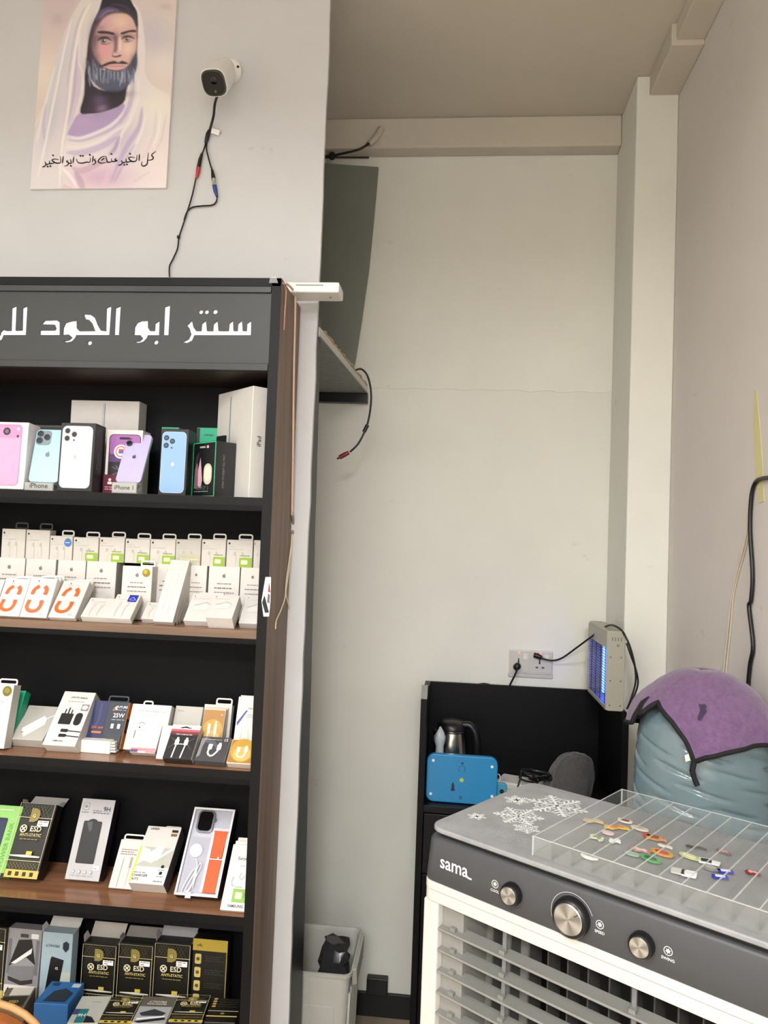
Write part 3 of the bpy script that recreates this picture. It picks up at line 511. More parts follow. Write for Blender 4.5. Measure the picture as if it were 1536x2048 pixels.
MB().m(M('#c98f7e', .5)).tube(side(((566, 566), (572, 580), (570, 620), (568, 660))), .0016, 6).build('pink_strand', WR, smooth=60)
# ---------------------------------------------------------------- goods on the shelves
APPLE = [(0, .36), (.12, .42), (.28, .42), (.42, .3), (.34, .18), (.33, .02), (.46, -.1), (.36, -.34), (.2, -.5), (.02, -.44), (-.16, -.5), (-.36, -.36), (-.48, -.06), (-.46, .24), (-.32, .42), (-.14, .42)]
_deco0 = deco
def deco(mb, items, O, U, V, W, H, eps=.0005):
    out = []
    for it in items:
        if it[0] == 'a':
            _, c, u, v, s = it; out.append(('p', c, [(u+p[0]*s, v+p[1]*s*W/H) for p in APPLE])); out.append(('o', c, u+.06*s, v+.58*s*W/H, .09*s, .13*s))
        else: out.append(it)
    _deco0(mb, out, O, U, V, W, H, eps)
def clamp(x, a, b): return max(a, min(b, x))
def py(P):
    c = P-O0; return 1024-FPX*c.dot(_u2)/c.dot(_f)
DBG = []
def dim_pale(h, k=.84):     # dims pale cartons, whose whites burn out under the lamps
    v = [int(h[i:i+2], 16) for i in (1, 3, 5)]
    if sum(v) > 560: v = [int(c*k**.45) for c in v]
    return '#%02x%02x%02x' % tuple(v)
def carton(z, bl, brx, tl, D, col, label, items=(), Yf=None, lean=None, side=None, sitems=(), tab=None, extra=(), cat='box', group='boxed goods on the display unit', name='product_box', H=None, rough=.42, flap=None, back_lim=1.815, hollow=False):
    """upright or leaning carton; bl, tl: where its front lower and upper left corners are seen"""
    col = dim_pale(col); side = dim_pale(side) if side else None
    a = math.radians(lean) if lean is not None else .2; Y = Yf or 1.68
    for _ in range(30):
        z0 = z+D*math.sin(a)
        if Yf is None: Y = .5*Y+.5*clamp(UZ(bl[0], bl[1], z0).y, CF+.014, 1.76)
        P0 = UY(bl[0], bl[1], Y); X0 = P0.x
        if lean is None:
            T = UX(tl[0], tl[1], X0); a = .5*a+.5*clamp(math.atan2(T.y-Y, T.z-z0), 0, 1.35); h = math.hypot(T.y-Y, T.z-z0)
    if lean is not None:
        lo, hi = .01, .5
        for _ in range(40):
            h = (lo+hi)/2
            if py(Vector((X0, Y+h*math.sin(a), z0+h*math.cos(a)))) > tl[1]: lo = h
            else: hi = h
    h = H or h
    W = min(UY(brx, bl[1], Y).x, CR-.0225)-X0
    DBG.append((label[:40], 'Y%.3f' % Y, 'lean%.0f' % math.degrees(a), 'W%.3f H%.3f' % (W, h), 'dz%.3f' % (P0.z-z0), 'top Y%.3f' % (Y+h*math.sin(a)+D*math.cos(a))))
    t = thing(name, label, cat, (X0+W/2, Y+D*math.cos(a), z), (-a, 0, 0), group)
    mb = MB().m(M(col, rough)); b = len(mb.f)
    mb.box((-W/2, -D, 0), (W/2, 0, h))
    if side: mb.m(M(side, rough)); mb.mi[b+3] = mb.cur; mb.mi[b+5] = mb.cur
    body = t if hollow else mb.build('carton', t, world=False, bevel=.0007, seg=1)
    if items:
        mb = MB(); deco(mb, items, Vector((-W/2, -D, 0)), X_, Z_, W, h); mb.build('print', body, world=False)
    if sitems:
        mb = MB(); deco(mb, sitems, Vector((W/2, -D, 0)), Y_, Z_, D, h); mb.build('side_print', body, world=False)
    for nm, its in extra:
        mb = MB(); deco(mb, its, Vector((-W/2, -D, 0)), X_, Z_, W, h, .0012); mb.build(nm, body, world=False)
    if tab:
        u0, u1, th, c = tab[:4]; yb = -D*.5 if len(tab) < 5 else tab[4]; x0, x1 = -W/2+u0*W, -W/2+u1*W; w = .0035
        mb = MB().m(M(c, .45))
        outer = rrect(x0, h-.004, x1, h+th, .006, 4); inner = rrect(x0+w, h+th*.22, x1-w, h+th-w, .003, 4); k = len(outer)
        V_ = [Vector((p[0], yb, p[1])) for p in outer]+[Vector((p[0], yb, p[1])) for p in inner]; V_ += [p+Vector((0, .0008, 0)) for p in V_]
        mb.add(V_, [(i, (i+1) % k, k+(i+1) % k, k+i) for i in range(k)]+[(2*k+(i+1) % k, 2*k+i, 3*k+i, 3*k+(i+1) % k) for i in range(k)]+[(i+2*k, (i+1) % k+2*k, (i+1) % k, i) for i in range(k)]+[(k+i, k+(i+1) % k, 3*k+(i+1) % k, 3*k+i) for i in range(k)]); mb.build('hang_tab', t, world=False)
    if flap:    # open lid flap standing up behind the top, with short side flaps
        fh, c = flap; mb = MB().m(M(c, .55)); mb.add([(-W/2, 0, h), (W/2, 0, h), (W/2+.004, .012, h+fh), (-W/2+.004, .012, h+fh), (-W/2, .0008, h), (W/2, .0008, h), (W/2+.004, .0128, h+fh), (-W/2+.004, .0128, h+fh)], [(0, 1, 2, 3), (7, 6, 5, 4), (0, 4, 5, 1), (1, 5, 6, 2), (2, 6, 7, 3), (3, 7, 4, 0)]); mb.build('lid_flap', t, world=False)
        for s in (-1, 1):
            mb = MB().m(M(c, .55)); q = [(s*W/2, -D, h), (s*W/2, 0, h), (s*(W/2+.006), -.004, h+fh*.5), (s*(W/2+.006), -D*.7, h+fh*.4)]; mb.add(q+[(p[0]+s*.0008, p[1], p[2]) for p in q], [(0, 1, 2, 3), (7, 6, 5, 4), (0, 4, 5, 1), (1, 5, 6, 2), (2, 6, 7, 3), (3, 7, 4, 0)]); mb.build('side_flap', t, world=False)
    t['_'] = 0; del t['_']
    t_info[t.name] = (W, h, D, a); return t
t_info = {}
def behind(t, labels):
    W, h, D, a = t_info[t.name]
    for i, lb in enumerate(labels):
        c = copy_tree(t); c.location = t.location+Vector((0, (i+1)*(D+.0018)/math.cos(a), 0)); c['label'] = lb
def lens3(c, pts, r, W_H): return [('o', c, u, v, r, r) for u, v in pts]
Z1, Z2, Z3, Z4, Z5 = ZS
# ---- top shelf
carton(Z1, (-42, 985), 46, (-34, 843), .05, '#eeebe8', 'white phone carton printed with a bright pink phone, at the left', [('R', '#d884b4', .07, .05, .87, .965, .1), ('R', '#e9a3c8', .1, .06, .85, .8, .08), ('R', '#d98fba', .12, .76, .84, .94, .09), ('o', '#2a2430', .52, .86, .085, .085), ('o', '#6d6470', .52, .86, .045, .045), ('o', '#f6eaf2', .78, .9, .03, .03), ('o', '#5a2c44', .78, .79, .03, .03)], Yf=1.66, lean=3)
carton(Z1, (60, 985), 118, (62, 849), .045, '#111216', 'plain black phone carton standing behind the pale blue phone', [('r', '#3c3f40', .05, .965, .95, .99)], Yf=1.755, lean=1)
carton(Z1, (113, 985), 183, (119, 845), .05, '#17181a', 'black phone carton printed with a white phone', [('R', '#bcbcc6', .05, .045, .93, .955, .14), ('R', '#d2d2da', .065, .052, .915, .948, .13), ('o', '#8f9098', .2, .88, .085, .085), ('o', '#8f9098', .2, .77, .085, .085), ('o', '#8f9098', .4, .83, .085, .085), ('o', '#1d1e26', .2, .88, .065, .065), ('o', '#1d1e26', .2, .77, .065, .065), ('o', '#1d1e26', .4, .83, .065, .065), ('o', '#33343c', .4, .745, .025, .025), ('a', '#b9bac2', .46, .5, .12)], Yf=1.652, lean=2, side='#141517', sitems=[('t', '#5a6068', 'iPhone', .45, .45, .2, 90)])
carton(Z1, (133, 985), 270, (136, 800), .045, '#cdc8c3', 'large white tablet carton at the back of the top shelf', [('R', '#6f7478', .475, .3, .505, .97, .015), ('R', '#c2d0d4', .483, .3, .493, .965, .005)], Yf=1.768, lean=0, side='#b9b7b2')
carton(Z1, (207, 985), 279, (211, 859), .045, '#e9e4df', 'white phone carton with a dark purple phone behind the lavender phone', [('R', '#1b1520', .08, .05, .96, .93, .12), ('R', '#9a5fa4', .1, .6, .94, .92, .1), ('r', '#563a70', .1, .5, .94, .62), ('R', '#0e0c12', .36, .85, .66, .885, .05), ('l', '#8a8a92', .012, [(.2, .42), (.45, .36), (.22, .3)]), ('l', '#8a8a92', .012, [(.3, .44), (.5, .33)])], Yf=1.70, lean=1, side='#d4d0ca',
       extra=[('round_seal', [('o', '#f2f2f2', .42, .66, .19, .19), ('o', '#c65a48', .42, .66, .15, .15), ('o', '#e8e6e4', .42, .66, .12, .12), ('r', '#3f66a8', .36, .63, .52, .67), ('r', '#c9453c', .36, .67, .5, .7)]), ('red_label', [('r', '#5e1430', -.02, .02, .36, .3), ('o', '#e8dcdc', .16, .22, .04, .04), ('r', '#e8dcdc', .1, .15, .22, .19), ('T', '#d0a0a8', .03, .1, .33, 2, .06)])])
carton(Z1, (316, 985), 371, (320, 857), .05, '#101216', 'black phone carton printed with a blue phone', [('R', '#a9c4e4', .04, .03, .93, .955, .16), ('R', '#88ade0', .06, .04, .91, .945, .15), ('o', '#1c2636', .2, .86, .095, .095), ('o', '#1c2636', .2, .745, .095, .095), ('o', '#1c2636', .42, .81, .095, .095), ('o', '#4a5a74', .2, .86, .05, .05), ('o', '#4a5a74', .2, .745, .05, .05), ('o', '#4a5a74', .42, .81, .05, .05), ('o', '#27324a', .41, .71, .03, .03), ('a', '#c2d4ec', .48, .46, .14)], Yf=1.665, lean=1.5)
carton(Z1, (317, 985), 352, (318, 854), .03, '#2f9d77', 'slim green carton whose top shows above the blue phone carton', [], Yf=1.755, lean=0)
carton(Z1, (388, 985), 432, (388, 855), .04, '#1fa37d', 'green and black speaker carton behind the earbuds carton', [('r', '#0f1a18', -.001, .0, .14, .99), ('t', '#0c3b30', 'remax', .55, .885, .12), ('o', '#232327', .5, .6, .26, .26), ('o', '#4b4b52', .5, .6, .15, .15)], Yf=1.77, lean=0, side='#101214')
def corner_box(z, edge, left, right, Yc, ang, top, col, col2, label, fi=(), si=(), tab=None):
    """carton turned so that one vertical edge points at the viewer"""
    P = UY(edge[0], edge[1], Yc); a = math.radians(ang); H = UY(edge[0], top, Yc).z-z
    dF = Vector((-math.cos(a), math.sin(a), 0)); dS = Vector((math.sin(a), math.cos(a), 0))      # front runs left-back, side runs right-back
    def reach(px, d):
        lo, hi = 0, .4
        for _ in range(40):
            m = (lo+hi)/2; c = P+d*m-O0; x = 768+FPX*c.dot(_r2)/c.dot(_f)
            if (x > px) == (d.x < 0): lo = m
            else: hi = m
        return lo
    W = reach(left, dF); D = min(reach(right, dS), (CR-.0225-P.x)/dS.x); B = Vector((P.x, P.y, z))
    DBG.append((label[:40], 'W%.3f D%.3f H%.3f' % (W, D, H)))
    t = thing('product_box', label, 'box', B+dF*(W/2)+dS*(D/2), (0, 0, -a), 'boxed goods on the display unit')
    col, col2 = dim_pale(col), dim_pale(col2); mb = MB().m(M(col, .4)); b = len(mb.f); mb.box((-W/2, -D/2, 0), (W/2, D/2, H)); mb.m(M(col2, .4)); mb.mi[b+3] = mb.cur; mb.build('carton', t, world=False, bevel=.0008, seg=1)
    if fi: mb = MB(); deco(mb, fi, Vector((-W/2, -D/2, 0)), X_, Z_, W, H); mb.build('print', t, world=False)
    if si: mb = MB(); deco(mb, si, Vector((W/2, -D/2, 0)), Y_, Z_, D, H); mb.build('side_print', t, world=False)
    if tab: mb = MB().m(M('#0d0e10', .4)).prism(rrect(-W/2+tab[0]*W, H-.004, -W/2+tab[1]*W, H+tab[2], .003), Vector((0, 0, 0)), X_, Z_, Y_, .0008); mb.build('hang_tab', t, world=False)
corner_box(Z1, (428, 989), 383, 468, 1.648, 38, 881, '#121417', '#242426', 'black earbuds carton with bright green edges on the top shelf', [('l', '#3fc48b', .035, [(.015, .01), (.015, .985), (.985, .985), (.985, .01), (.015, .01)]), ('t', '#d8d8d8', 'remax', .42, .89, .07), ('R', '#d9a9b0', .6, .88, .7, .93, .03), ('p', '#8d6a78', [(.1, .15), (.12, .5), (.2, .68), (.26, .5), (.34, .52), (.42, .4), (.45, .16)]), ('p', '#cda9b4', [(.28, .2), (.27, .5), (.35, .72), (.4, .55), (.46, .3), (.4, .16)]), ('p', '#3a2e36', [(.1, .6), (.16, .75), (.3, .82), (.24, .62)]), ('R', '#c9c8b4', .52, .22, .88, .6, .17), ('R', '#dedcca', .56, .28, .84, .56, .14), ('t', '#58645e', 'ZLOOP 3', .48, .13, .1), ('T', '#8a9490', .12, .09, .75, 1, .05)], [('t', '#7a7a7c', 'OPEN TO ENJOY ALL WAY', .45, .46, .1, 90, .85)], tab=(.55, .98, .016))
corner_box(Z1, (497, 992), 428, 542, 1.648, 44, 771, '#dcdad4', '#efece6', 'tall white tablet carton at the right end of the top shelf', [('R', '#85888c', .37, .35, .395, .945, .012)], [('t', '#3a3a3a', 'iPad', .45, .51, .19, 90)])
def phone(label, bl, brx, tl, Yf, col, frame, lenses, bump, z):
    z0 = z+.02; P0 = UY(*bl, Yf); X0 = P0.x; W = UY(brx, bl[1], Yf).x-X0; T = UX(*tl, X0); a = clamp(math.atan2(T.y-Yf, T.z-P0.z), .1, .6); h = math.hypot(T.y-Yf, T.z-P0.z)
    zb = P0.z; DBG.append((label, 'lean%.0f W%.3f H%.3f zb%.3f' % (math.degrees(a), W, h, zb-z)))
    t = thing('smartphone', label, 'phone', (X0+W/2, Yf, zb), (-a, 0, 0), 'dummy phones on clear stands'); th = .0078
    MB().m(M(frame, .25, .6)).prism(rrect(-W/2, 0, W/2, h, .011, 6), Vector((0, 0, 0)), X_, Z_, Y_, th).build('body', t, world=False, bevel=.0012, smooth=40)
    MB().m(M(col, .25)).flat(rrect(-W/2+.0015, .0015, W/2-.0015, h-.0015, .0095, 6), Vector((0, -.0003, 0)), X_, Z_).build('back_glass', t, world=False)
    if bump: MB().m(M(bump, .2)).prism(rrect(-W/2+.004, h-.040, -W/2+.040, h-.004, .009), Vector((0, -.0022, 0)), X_, Z_, Y_, .002).build('camera_bump', t, world=False, bevel=.0006)
    for x, y in lenses:
        mb = MB().m(M('#3b4148', .4, .3)).lathe([(.001, 0), (.0072, 0), (.0072, .0028), (.0055, .003), (.005, .0022), (.001, .0022)], Vector((-W/2+x, -.002, h-y)), -Y_, 20, caps=False); mb.m(M('#0a0c12', .35)).lathe([(.0005, .0024), (.005, .0024)], Vector((-W/2+x, -.002, h-y)), -Y_, 20, caps=False); mb.build('lens', t, world=False, smooth=40)
    mb = MB(); deco(mb, [('a', '#6f8594' if bump else '#55525a', .5, .52, .16)], Vector((-W/2, -.0003, 0)), X_, Z_, W, h, .0004); mb.build('logo', t, world=False)
    return t, X0, W, a, zb
def stand(label, x0, W, Yf, zb, z, a, txt):
    ACR = M('#dfe3e4', .08, kind='clear', a=.32); t = thing('phone_stand', label, 'stand', (x0+W/2, Yf+.01, z), group='clear acrylic phone stands')
    MB().m(ACR).box((-W/2, -.022, .0003), (W/2, -.018, zb-z-.001)).build('front_lip', t, world=False, bevel=.0005)
    MB().m(ACR).box((-W/2, -.018, .0003), (W/2, .04, .004)).build('foot', t, world=False)
    MB().m(M('#cfd3d4', .1, kind='clear', a=.4)).box((-W/2, -.018, zb-z-.005), (W/2, .0, zb-z-.001)).build('ledge', t, world=False)
    n_ = Vector((0, math.sin(a), math.cos(a))); s_ = Vector((0, .002, zb-z)); MB().m(ACR).prism([(-W*.3, 0), (W*.3, 0), (W*.3, .075), (-W*.3, .075)], s_, X_, n_, Vector((0, math.cos(a), -math.sin(a))), .0025).build('back_rest', t, world=False)
    tl_ = .03/math.cos(a)
    MB().m(ACR).box((-W*.3, .033, .004), (W*.3, .036, zb-z+.06)).build('strut', t, world=False)
    mb = MB(); deco(mb, [('r', '#a9aaa8', .02, .1, .98, .95), ('t', '#2b2b2d', txt, .5, .36, .17)], Vector((-W/2, -.022, 0)), X_, Z_, W, zb-z-.001); mb.build('name_card', t, world=False)
ph, x0, W, a, zb = phone('pale blue phone with square camera bump on a clear stand', (55, 964), 117, (74, 858), 1.668, '#a8cfe4', '#9fc0d4', [(.0135, .0125), (.0135, .0295), (.031, .021)], '#7f8f98', Z1); stand('clear acrylic stand under the pale blue phone', x0, W*.92, 1.668, zb, Z1, a, 'iPhone')
ph, x0, W, a, zb = phone('lavender phone with two lenses on a clear stand', (229, 964), 281, (256, 868), 1.655, '#bdb6de', '#cfcbe2', [(.0115, .011), (.0115, .028)], None, Z1); stand('clear acrylic stand under the lavender phone', x0, W*.95, 1.655, zb, Z1, a, 'iPhone 1')

# ---- second shelf: adapter cartons, cable cartons on top of them, leaning rows in front
G2 = 'white adapter cartons in the back row of the second shelf'
WB = '#e8e4de'
def adp(u=0): return [('a', '#77757a', .5, .83, .12), ('T', '#8e8b8c', .28, .68, .74, 1, .08), ('T', '#6f6d70', .2, .6, .82, 1, .08), ('T', '#8e8b8c', .2, .52, .84, 1, .08), ('s', '#b9b6b2', .03, [(.25, .22), (.4, .33), (.6, .3), (.75, .34)]), ('p', '#cfccc8', [(.25, .1), (.25, .2), (.5, .3), (.75, .28), (.6, .12)])]
nm = ['leftmost', 'second', 'third', 'fourth', 'fifth', 'sixth', 'seventh', 'eighth', 'ninth', 'tenth', 'eleventh']
CH2 = UY(230, 1125.5, 1.745).z-Z2
for i, (x0, x1, yt, tb) in enumerate([(-12, 50, 1122, 0), (52, 112, 1123, 1), (116, 172, 1124, 0), (174, 234, 1126, 0), (310, 372, 1131, 0), (374, 416, 1132, 0), (420, 482, 1132, 0), (484, 545, 1133, 0)]):
    x1 = min(x1, 533); t = carton(Z2, (x0-6, 1205), x1-6, (x0, yt), .045, WB, '%s adapter carton from the left in the back row of the second shelf' % nm[i if i < 4 else i+1], adp(), Yf=1.745, lean=2, group=G2, side='#c9c5bd', tab=(.5, .97, .014, '#efece6') if tb else None, H=CH2)
ctop = Z2+CH2+.0006
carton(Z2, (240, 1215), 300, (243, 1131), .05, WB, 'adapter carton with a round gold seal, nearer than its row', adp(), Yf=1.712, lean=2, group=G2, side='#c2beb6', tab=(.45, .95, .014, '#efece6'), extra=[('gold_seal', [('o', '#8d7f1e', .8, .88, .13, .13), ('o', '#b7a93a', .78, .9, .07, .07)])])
G3 = 'cable cartons lined up along the top of the adapter cartons'
cab = [('o', '#1c1c1e', .1, .86, .04, .04), ('T', '#b5b1ac', .08, .74, .3, 1, .06), ('T', '#b5b1ac', .08, .64, .62, 1, .06), ('R', '#c9c5bf', .27, .05, .36, .5, .03), ('R', '#c9c5bf', .58, .05, .67, .5, .03), ('r', '#b0aca6', .28, .42, .35, .55), ('r', '#b0aca6', .59, .42, .66, .55)]
grn = [('r', '#8fae3c', .5, .0, .985, .36), ('R', '#dfe8c0', .57, .12, .82, .27, .03), ('T', '#6b8a2a', .52, .42, .9, 1, .06)]
for i, (x0, x1, y, tb, k) in enumerate([(1, 48, 1057, 0, 0), (50, 97, 1059, 0, 0), (98, 143, 1071, 1, 3), (145, 195, 1074, 1, 1), (197, 247, 1074, 1, 1), (249, 298, 1077, 1, 1), (299, 349, 1078, 1, 1), (350, 400, 1078, 1, 2), (402, 450, 1078, 1, 1), (452, 504, 1079, 1, 1), (506, 531, 1080, 1, 0)]):
    ex = [[], [('green_label', grn)], [('faded_label', [('r', '#b7b595', .1, .14, 1.0, .4), ('T', '#d9d7c4', .2, .22, .9, 1, .08)])], [('blue_seal', [('o', '#4f9a50', .8, .78, .14, .14), ('o', '#3f6fc0', .8, .72, .16, .16), ('T', '#dfe8f4', .7, .72, .92, 1, .07)])]][k]
    Yq = 1.752
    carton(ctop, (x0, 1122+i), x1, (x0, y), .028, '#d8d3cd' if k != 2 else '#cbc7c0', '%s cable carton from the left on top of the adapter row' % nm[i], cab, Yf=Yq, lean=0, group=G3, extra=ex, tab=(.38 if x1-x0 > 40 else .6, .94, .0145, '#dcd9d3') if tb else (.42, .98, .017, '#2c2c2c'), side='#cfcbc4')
G4 = 'boxed orange watch cables leaning at the left of the second shelf'
og = '#e2622b'
def arch(cx, cy, r, k): return [(cx+r*math.cos(q), cy+r*.62*math.sin(q)) for q in [math.pi*(i/8) for i in range(9)]]
orange = [('o', '#222222', .33, .92, .025, .025), ('T', '#b9b9b9', .25, .86, .75, 1, .06), ('s', og, .14, [(.22, .57), (.27, .7), (.42, .79)]), ('s', og, .15, [(.62, .79), (.72, .7), (.7, .57)]), ('s', og, .13, [(.2, .43), (.16, .28), (.24, .18), (.42, .15), (.58, .19), (.66, .3), (.68, .43)]), ('l', '#c9501f', .02, [(.25, .43), (.24, .34)]), ('l', '#c9501f', .02, [(.6, .43), (.6, .34)]), ('T', '#9bb7c4', .7, .08, .92, 2, .05)]
carton(Z2, (-64, 1238), -15, (-38, 1158), .012, '#e6e3de', 'orange cable box cut off by the left edge of view', orange, group=G4)
for i, (bl, br, tl, c) in enumerate([((-13, 1240), 37, (13, 1156), ['orange cable box right behind the leftmost full one']), ((38, 1241), 92, (63, 1155), ['orange cable box right behind the middle one', 'third orange cable box of the middle stack']), ((95, 1242), 149, (128, 1161), ['orange cable box right behind the rightmost one'])]):
    t = carton(Z2, bl, br, tl, .0125, '#e6e3de', 'orange cable box, %s of the three facing front' % ['left', 'middle', 'right'][i], orange, group=G4, side='#d8d4cb', tab=(.3, .9, .008, '#eeeae4')); behind(t, c)
G5 = 'small white cable boxes leaning in front on the second shelf'
scab = [('o', '#1c1c1e', .14, .87, .022, .022), ('T', '#bdbab4', .12, .76, .7, 1, .05), ('s', '#c6c2bc', .03, [(.3, .62), (.28, .3), (.3, .05)]), ('s', '#c6c2bc', .03, [(.62, .62), (.58, .3), (.58, .05)]), ('R', '#cfccc6', .26, .5, .36, .68, .02), ('R', '#cfccc6', .57, .5, .67, .68, .02)]
carton(Z2, (160, 1239), 212, (183, 1195), .017, '#e4e1dc', 'low white cable box left of the one with a blue sticker', scab, group=G5, lean=50)
t = carton(Z2, (211, 1243), 260, (235, 1188), .017, '#e6e3de', 'white cable box with a square blue sticker', scab, group=G5, side='#cbc6bc', extra=[('blue_sticker', [('r', '#2433a4', .55, .68, .92, .97), ('l', '#dfe4f6', .02, [(.62, .78), (.74, .88), (.85, .78)]), ('T', '#aab4e0', .62, .74, .88, 1, .06)])], lean=48)
carton(Z2, (281, 1244), 326, (297, 1204), .015, '#e4e1dc', 'small cable box half hidden behind the tall pencil boxes', scab, group=G5, lean=46, Yf=1.665)
G6 = 'tall white pencil boxes stacked leaning on the second shelf'
t = carton(Z2, (305, 1250), 345, (342, 1119), .0145, '#e8e5e0', 'tall white pencil box at the front of its stack', [('T', '#c9c6c0', .12, .82, .9, 1, .06), ('s', '#d2d0ca', .03, [(.62, .78), (.6, .4), (.56, .2)]), ('s', '#cfcdc8', .03, [(.36, .74), (.3, .4), (.28, .22)]), ('s', '#cfcdc8', .04, [(.28, .22), (.34, .14), (.56, .13), (.62, .2), (.56, .27), (.36, .27), (.28, .22)])]+[('o', '#cbc8c2', .22+.2*k, .05, .045, .045) for k in range(4)]+[('T', '#c9c6c0', .25, .09, .75, 1, .05)], group=G6, side='#bdb8ae', Yf=1.646)
behind(t, ['second pencil box from the front of the stack', 'third pencil box from the front of the stack', 'rearmost pencil box of the stack'])
G7 = 'white adapter boxes leaning at the right of the second shelf'
adb = [('o', '#1c1c1e', .12, .9, .022, .022), ('T', '#c2bfb9', .1, .8, .7, 1, .05), ('s', '#aaa7a2', .022, [(.2, .56), (.45, .62), (.6, .68), (.8, .6)]), ('p', '#dcd9d4', [(.2, .38), (.24, .52), (.5, .62), (.8, .56), (.7, .4)])]
carton(Z2, (366, 1245), 421, (384, 1187), .018, '#e6e3de', 'white adapter box just right of the pencil boxes', adb, group=G7, lean=46, Yf=1.652)
carton(Z2, (388, 1222), 438, (398, 1184), .018, '#eeeae4', 'adapter box peeking out behind two others on the second shelf', adb, group=G7, Yf=1.71, lean=28)
carton(Z2, (411, 1238), 464, (429, 1189), .034, '#e6e3de', 'thick white adapter box jutting out at the shelf front', adb, group=G7, lean=50, Yf=1.62, side='#b9b6af')
carton(Z2, (477, 1246), 527, (492, 1190), .018, '#e6e3de', 'white adapter box against the right side of the second shelf', adb, group=G7, lean=44, Yf=1.655)
# ---- third shelf
G8 = 'boxed goods on the third shelf'
carton(Z3, (-52, 1488), 8, (-30, 1367), .03, '#e9e7e2', 'tall white carton with a round olive seal at the left of the third shelf', [('T', '#b0ada8', .3, .72, .8, 2, .08), ('T', '#b0ada8', .2, .5, .7, 1, .06)], group=G8, side='#c9c6bf', extra=[('olive_seal', [('o', '#6f661e', .8, .9, .15, .16), ('o', '#8d8434', .8, .91, .09, .09)])], tab=(.35, .98, .014, '#eceae5'), Yf=1.655)
carton(Z3, (-24, 1484), 21, (10, 1379), .026, '#2fbd92', 'teal green carton behind the olive-sealed one', [], group=G8, side='#1b8a68', Yf=1.69, lean=26)
carton(Z3, (16, 1477), 85, (58, 1410), .026, '#bdbbb5', 'flat grey carton showing a white travel hub', [('T', '#c9a48a', .12, .9, .4, 1, .05), ('o', '#c66a4a', .93, .92, .05, .03), ('p', '#efeeea', [(.22, .32), (.26, .2), (.36, .12), (.8, .5), (.78, .62), (.66, .7)]), ('p', '#dedcd7', [(.36, .12), (.8, .5), (.82, .44), (.4, .06)]), ('s', '#f2f1ed', .035, [(.76, .6), (.86, .68), (.96, .74)]), ('o', '#55504a', .29, .2, .03, .018)], group=G8, side='#a5a29b')
carton(Z3, (84, 1489), 150, (130, 1382), .032, '#eceae6', 'white charger carton with black plug and cable pictures', [('t', '#2f2f31', '25W PD Adapter', .55, .87, .062, 0, .86), ('T', '#9a9894', .25, .8, .8, 1, .05), ('R', '#1c1c1f', .2, .38, .58, .58, .02), ('l', '#1c1c1f', .035, [(.3, .58), (.3, .66)]), ('l', '#1c1c1f', .04, [(.4, .58), (.4, .69)]), ('l', '#1c1c1f', .035, [(.5, .58), (.5, .65)]), ('R', '#1c1c1f', .66, .37, .88, .6, .1), ('R', '#1c1c1f', .38, .24, .6, .295, .01), ('l', '#1c1c1f', .03, [(.6, .265), (1, .255)]), ('R', '#1c1c1f', .38, .15, .6, .205, .01), ('l', '#1c1c1f', .03, [(.6, .175), (1, .165)]), ('t', '#3a3a3c', 'SAMSUNG', .42, .065, .05), ('r', '#8a8884', .74, .64, .96, .76), ('o', '#e2e0dc', .85, .7, .09, .07)], group=G8, side='#b7b4ad')
carton(Z3, (158, 1490), 240, (190, 1400), .022, '#1d2634', 'dark blue and orange charger carton on the third shelf', [('r', '#1a2050', 0, 0, .5, 1), ('s', '#2e3a68', .05, [(.12, .95), (.14, .55), (.22, .45), (.32, .55), (.32, .95)]), ('p', '#d8dce0', [(.62, .8), (.66, .87), (.7, .9), (.74, .82)]), ('o', '#c7482c', .66, .83, .03, .03), ('t', '#e8ecee', 'FUTURE', .84, .86, .055), ('T', '#8892a0', .74, .81, .96, 1, .04), ('t', '#f2f4f6', '25W', .8, .66, .1), ('T', '#9aa4b0', .64, .6, .96, 1, .04), ('R', '#e8ecf2', .66, .42, .73, .52, .01), ('R', '#e8ecf2', .82, .42, .89, .52, .01), ('t', '#d87a34', '25W 20W', .34, .4, .05), ('r', '#c8702e', .22, .3, .46, .345), ('r', '#2b3038', .62, .02, .96, .3)], group=G8, side='#dd7d2c', sitems=[('r', '#20303c', .1, .35, .9, .65), ('l', '#9aa8b0', .1, [(.5, .4), (.5, .6)])], tab=(.4, .92, .016, '#23252a'), Yf=1.70, lean=24)
# stack of cards in a white sleeve lying at the front
e0 = UZ(157, 1505, Z3); e1 = UZ(220, 1508, Z3); Wd = e1.x-e0.x
LS = thing('sleeve_box', 'small blank white sleeve box lying at the front of the third shelf', 'box', ((e0.x+e1.x)/2, e0.y+.03, Z3), group=G8)
MB().m(M('#efece7', .5)).box((-Wd/2, -.028, .0003), (Wd/2, .028, .029)).build('sleeve', LS, world=False, bevel=.0008)
for k in range(4): MB().m(M('#e6e3dd', .5)).prism(rrect(-.024, 0, .024, .0045, .002), Vector((Wd/2, 0, .0025+k*.0064)), Y_, Z_, X_, .012-.001*k).build('card_end', LS, world=False)
carton(Z3, (246, 1491), 326, (269, 1407), .03, '#f0eeea', 'wide white power adapter carton with grey lettering', [('t', '#a3a09c', '62W Power Adapter Duo', .54, .83, .055, 0, .9), ('T', '#c2bfba', .4, .76, .66, 2, .05), ('R', '#d2d0cb', .5, .5, .68, .66, .02), ('R', '#c9c7c2', .7, .52, .86, .64, .07), ('l', '#4a4a4a', .03, [(.22, .42), (.21, .25)]), ('s', '#8a8884', .02, [(.26, .56), (.34, .6), (.42, .56)])], group=G8, side='#d0cdc6', tab=(.2, .46, .012, '#e5e3de'), Yf=1.69, lean=25)
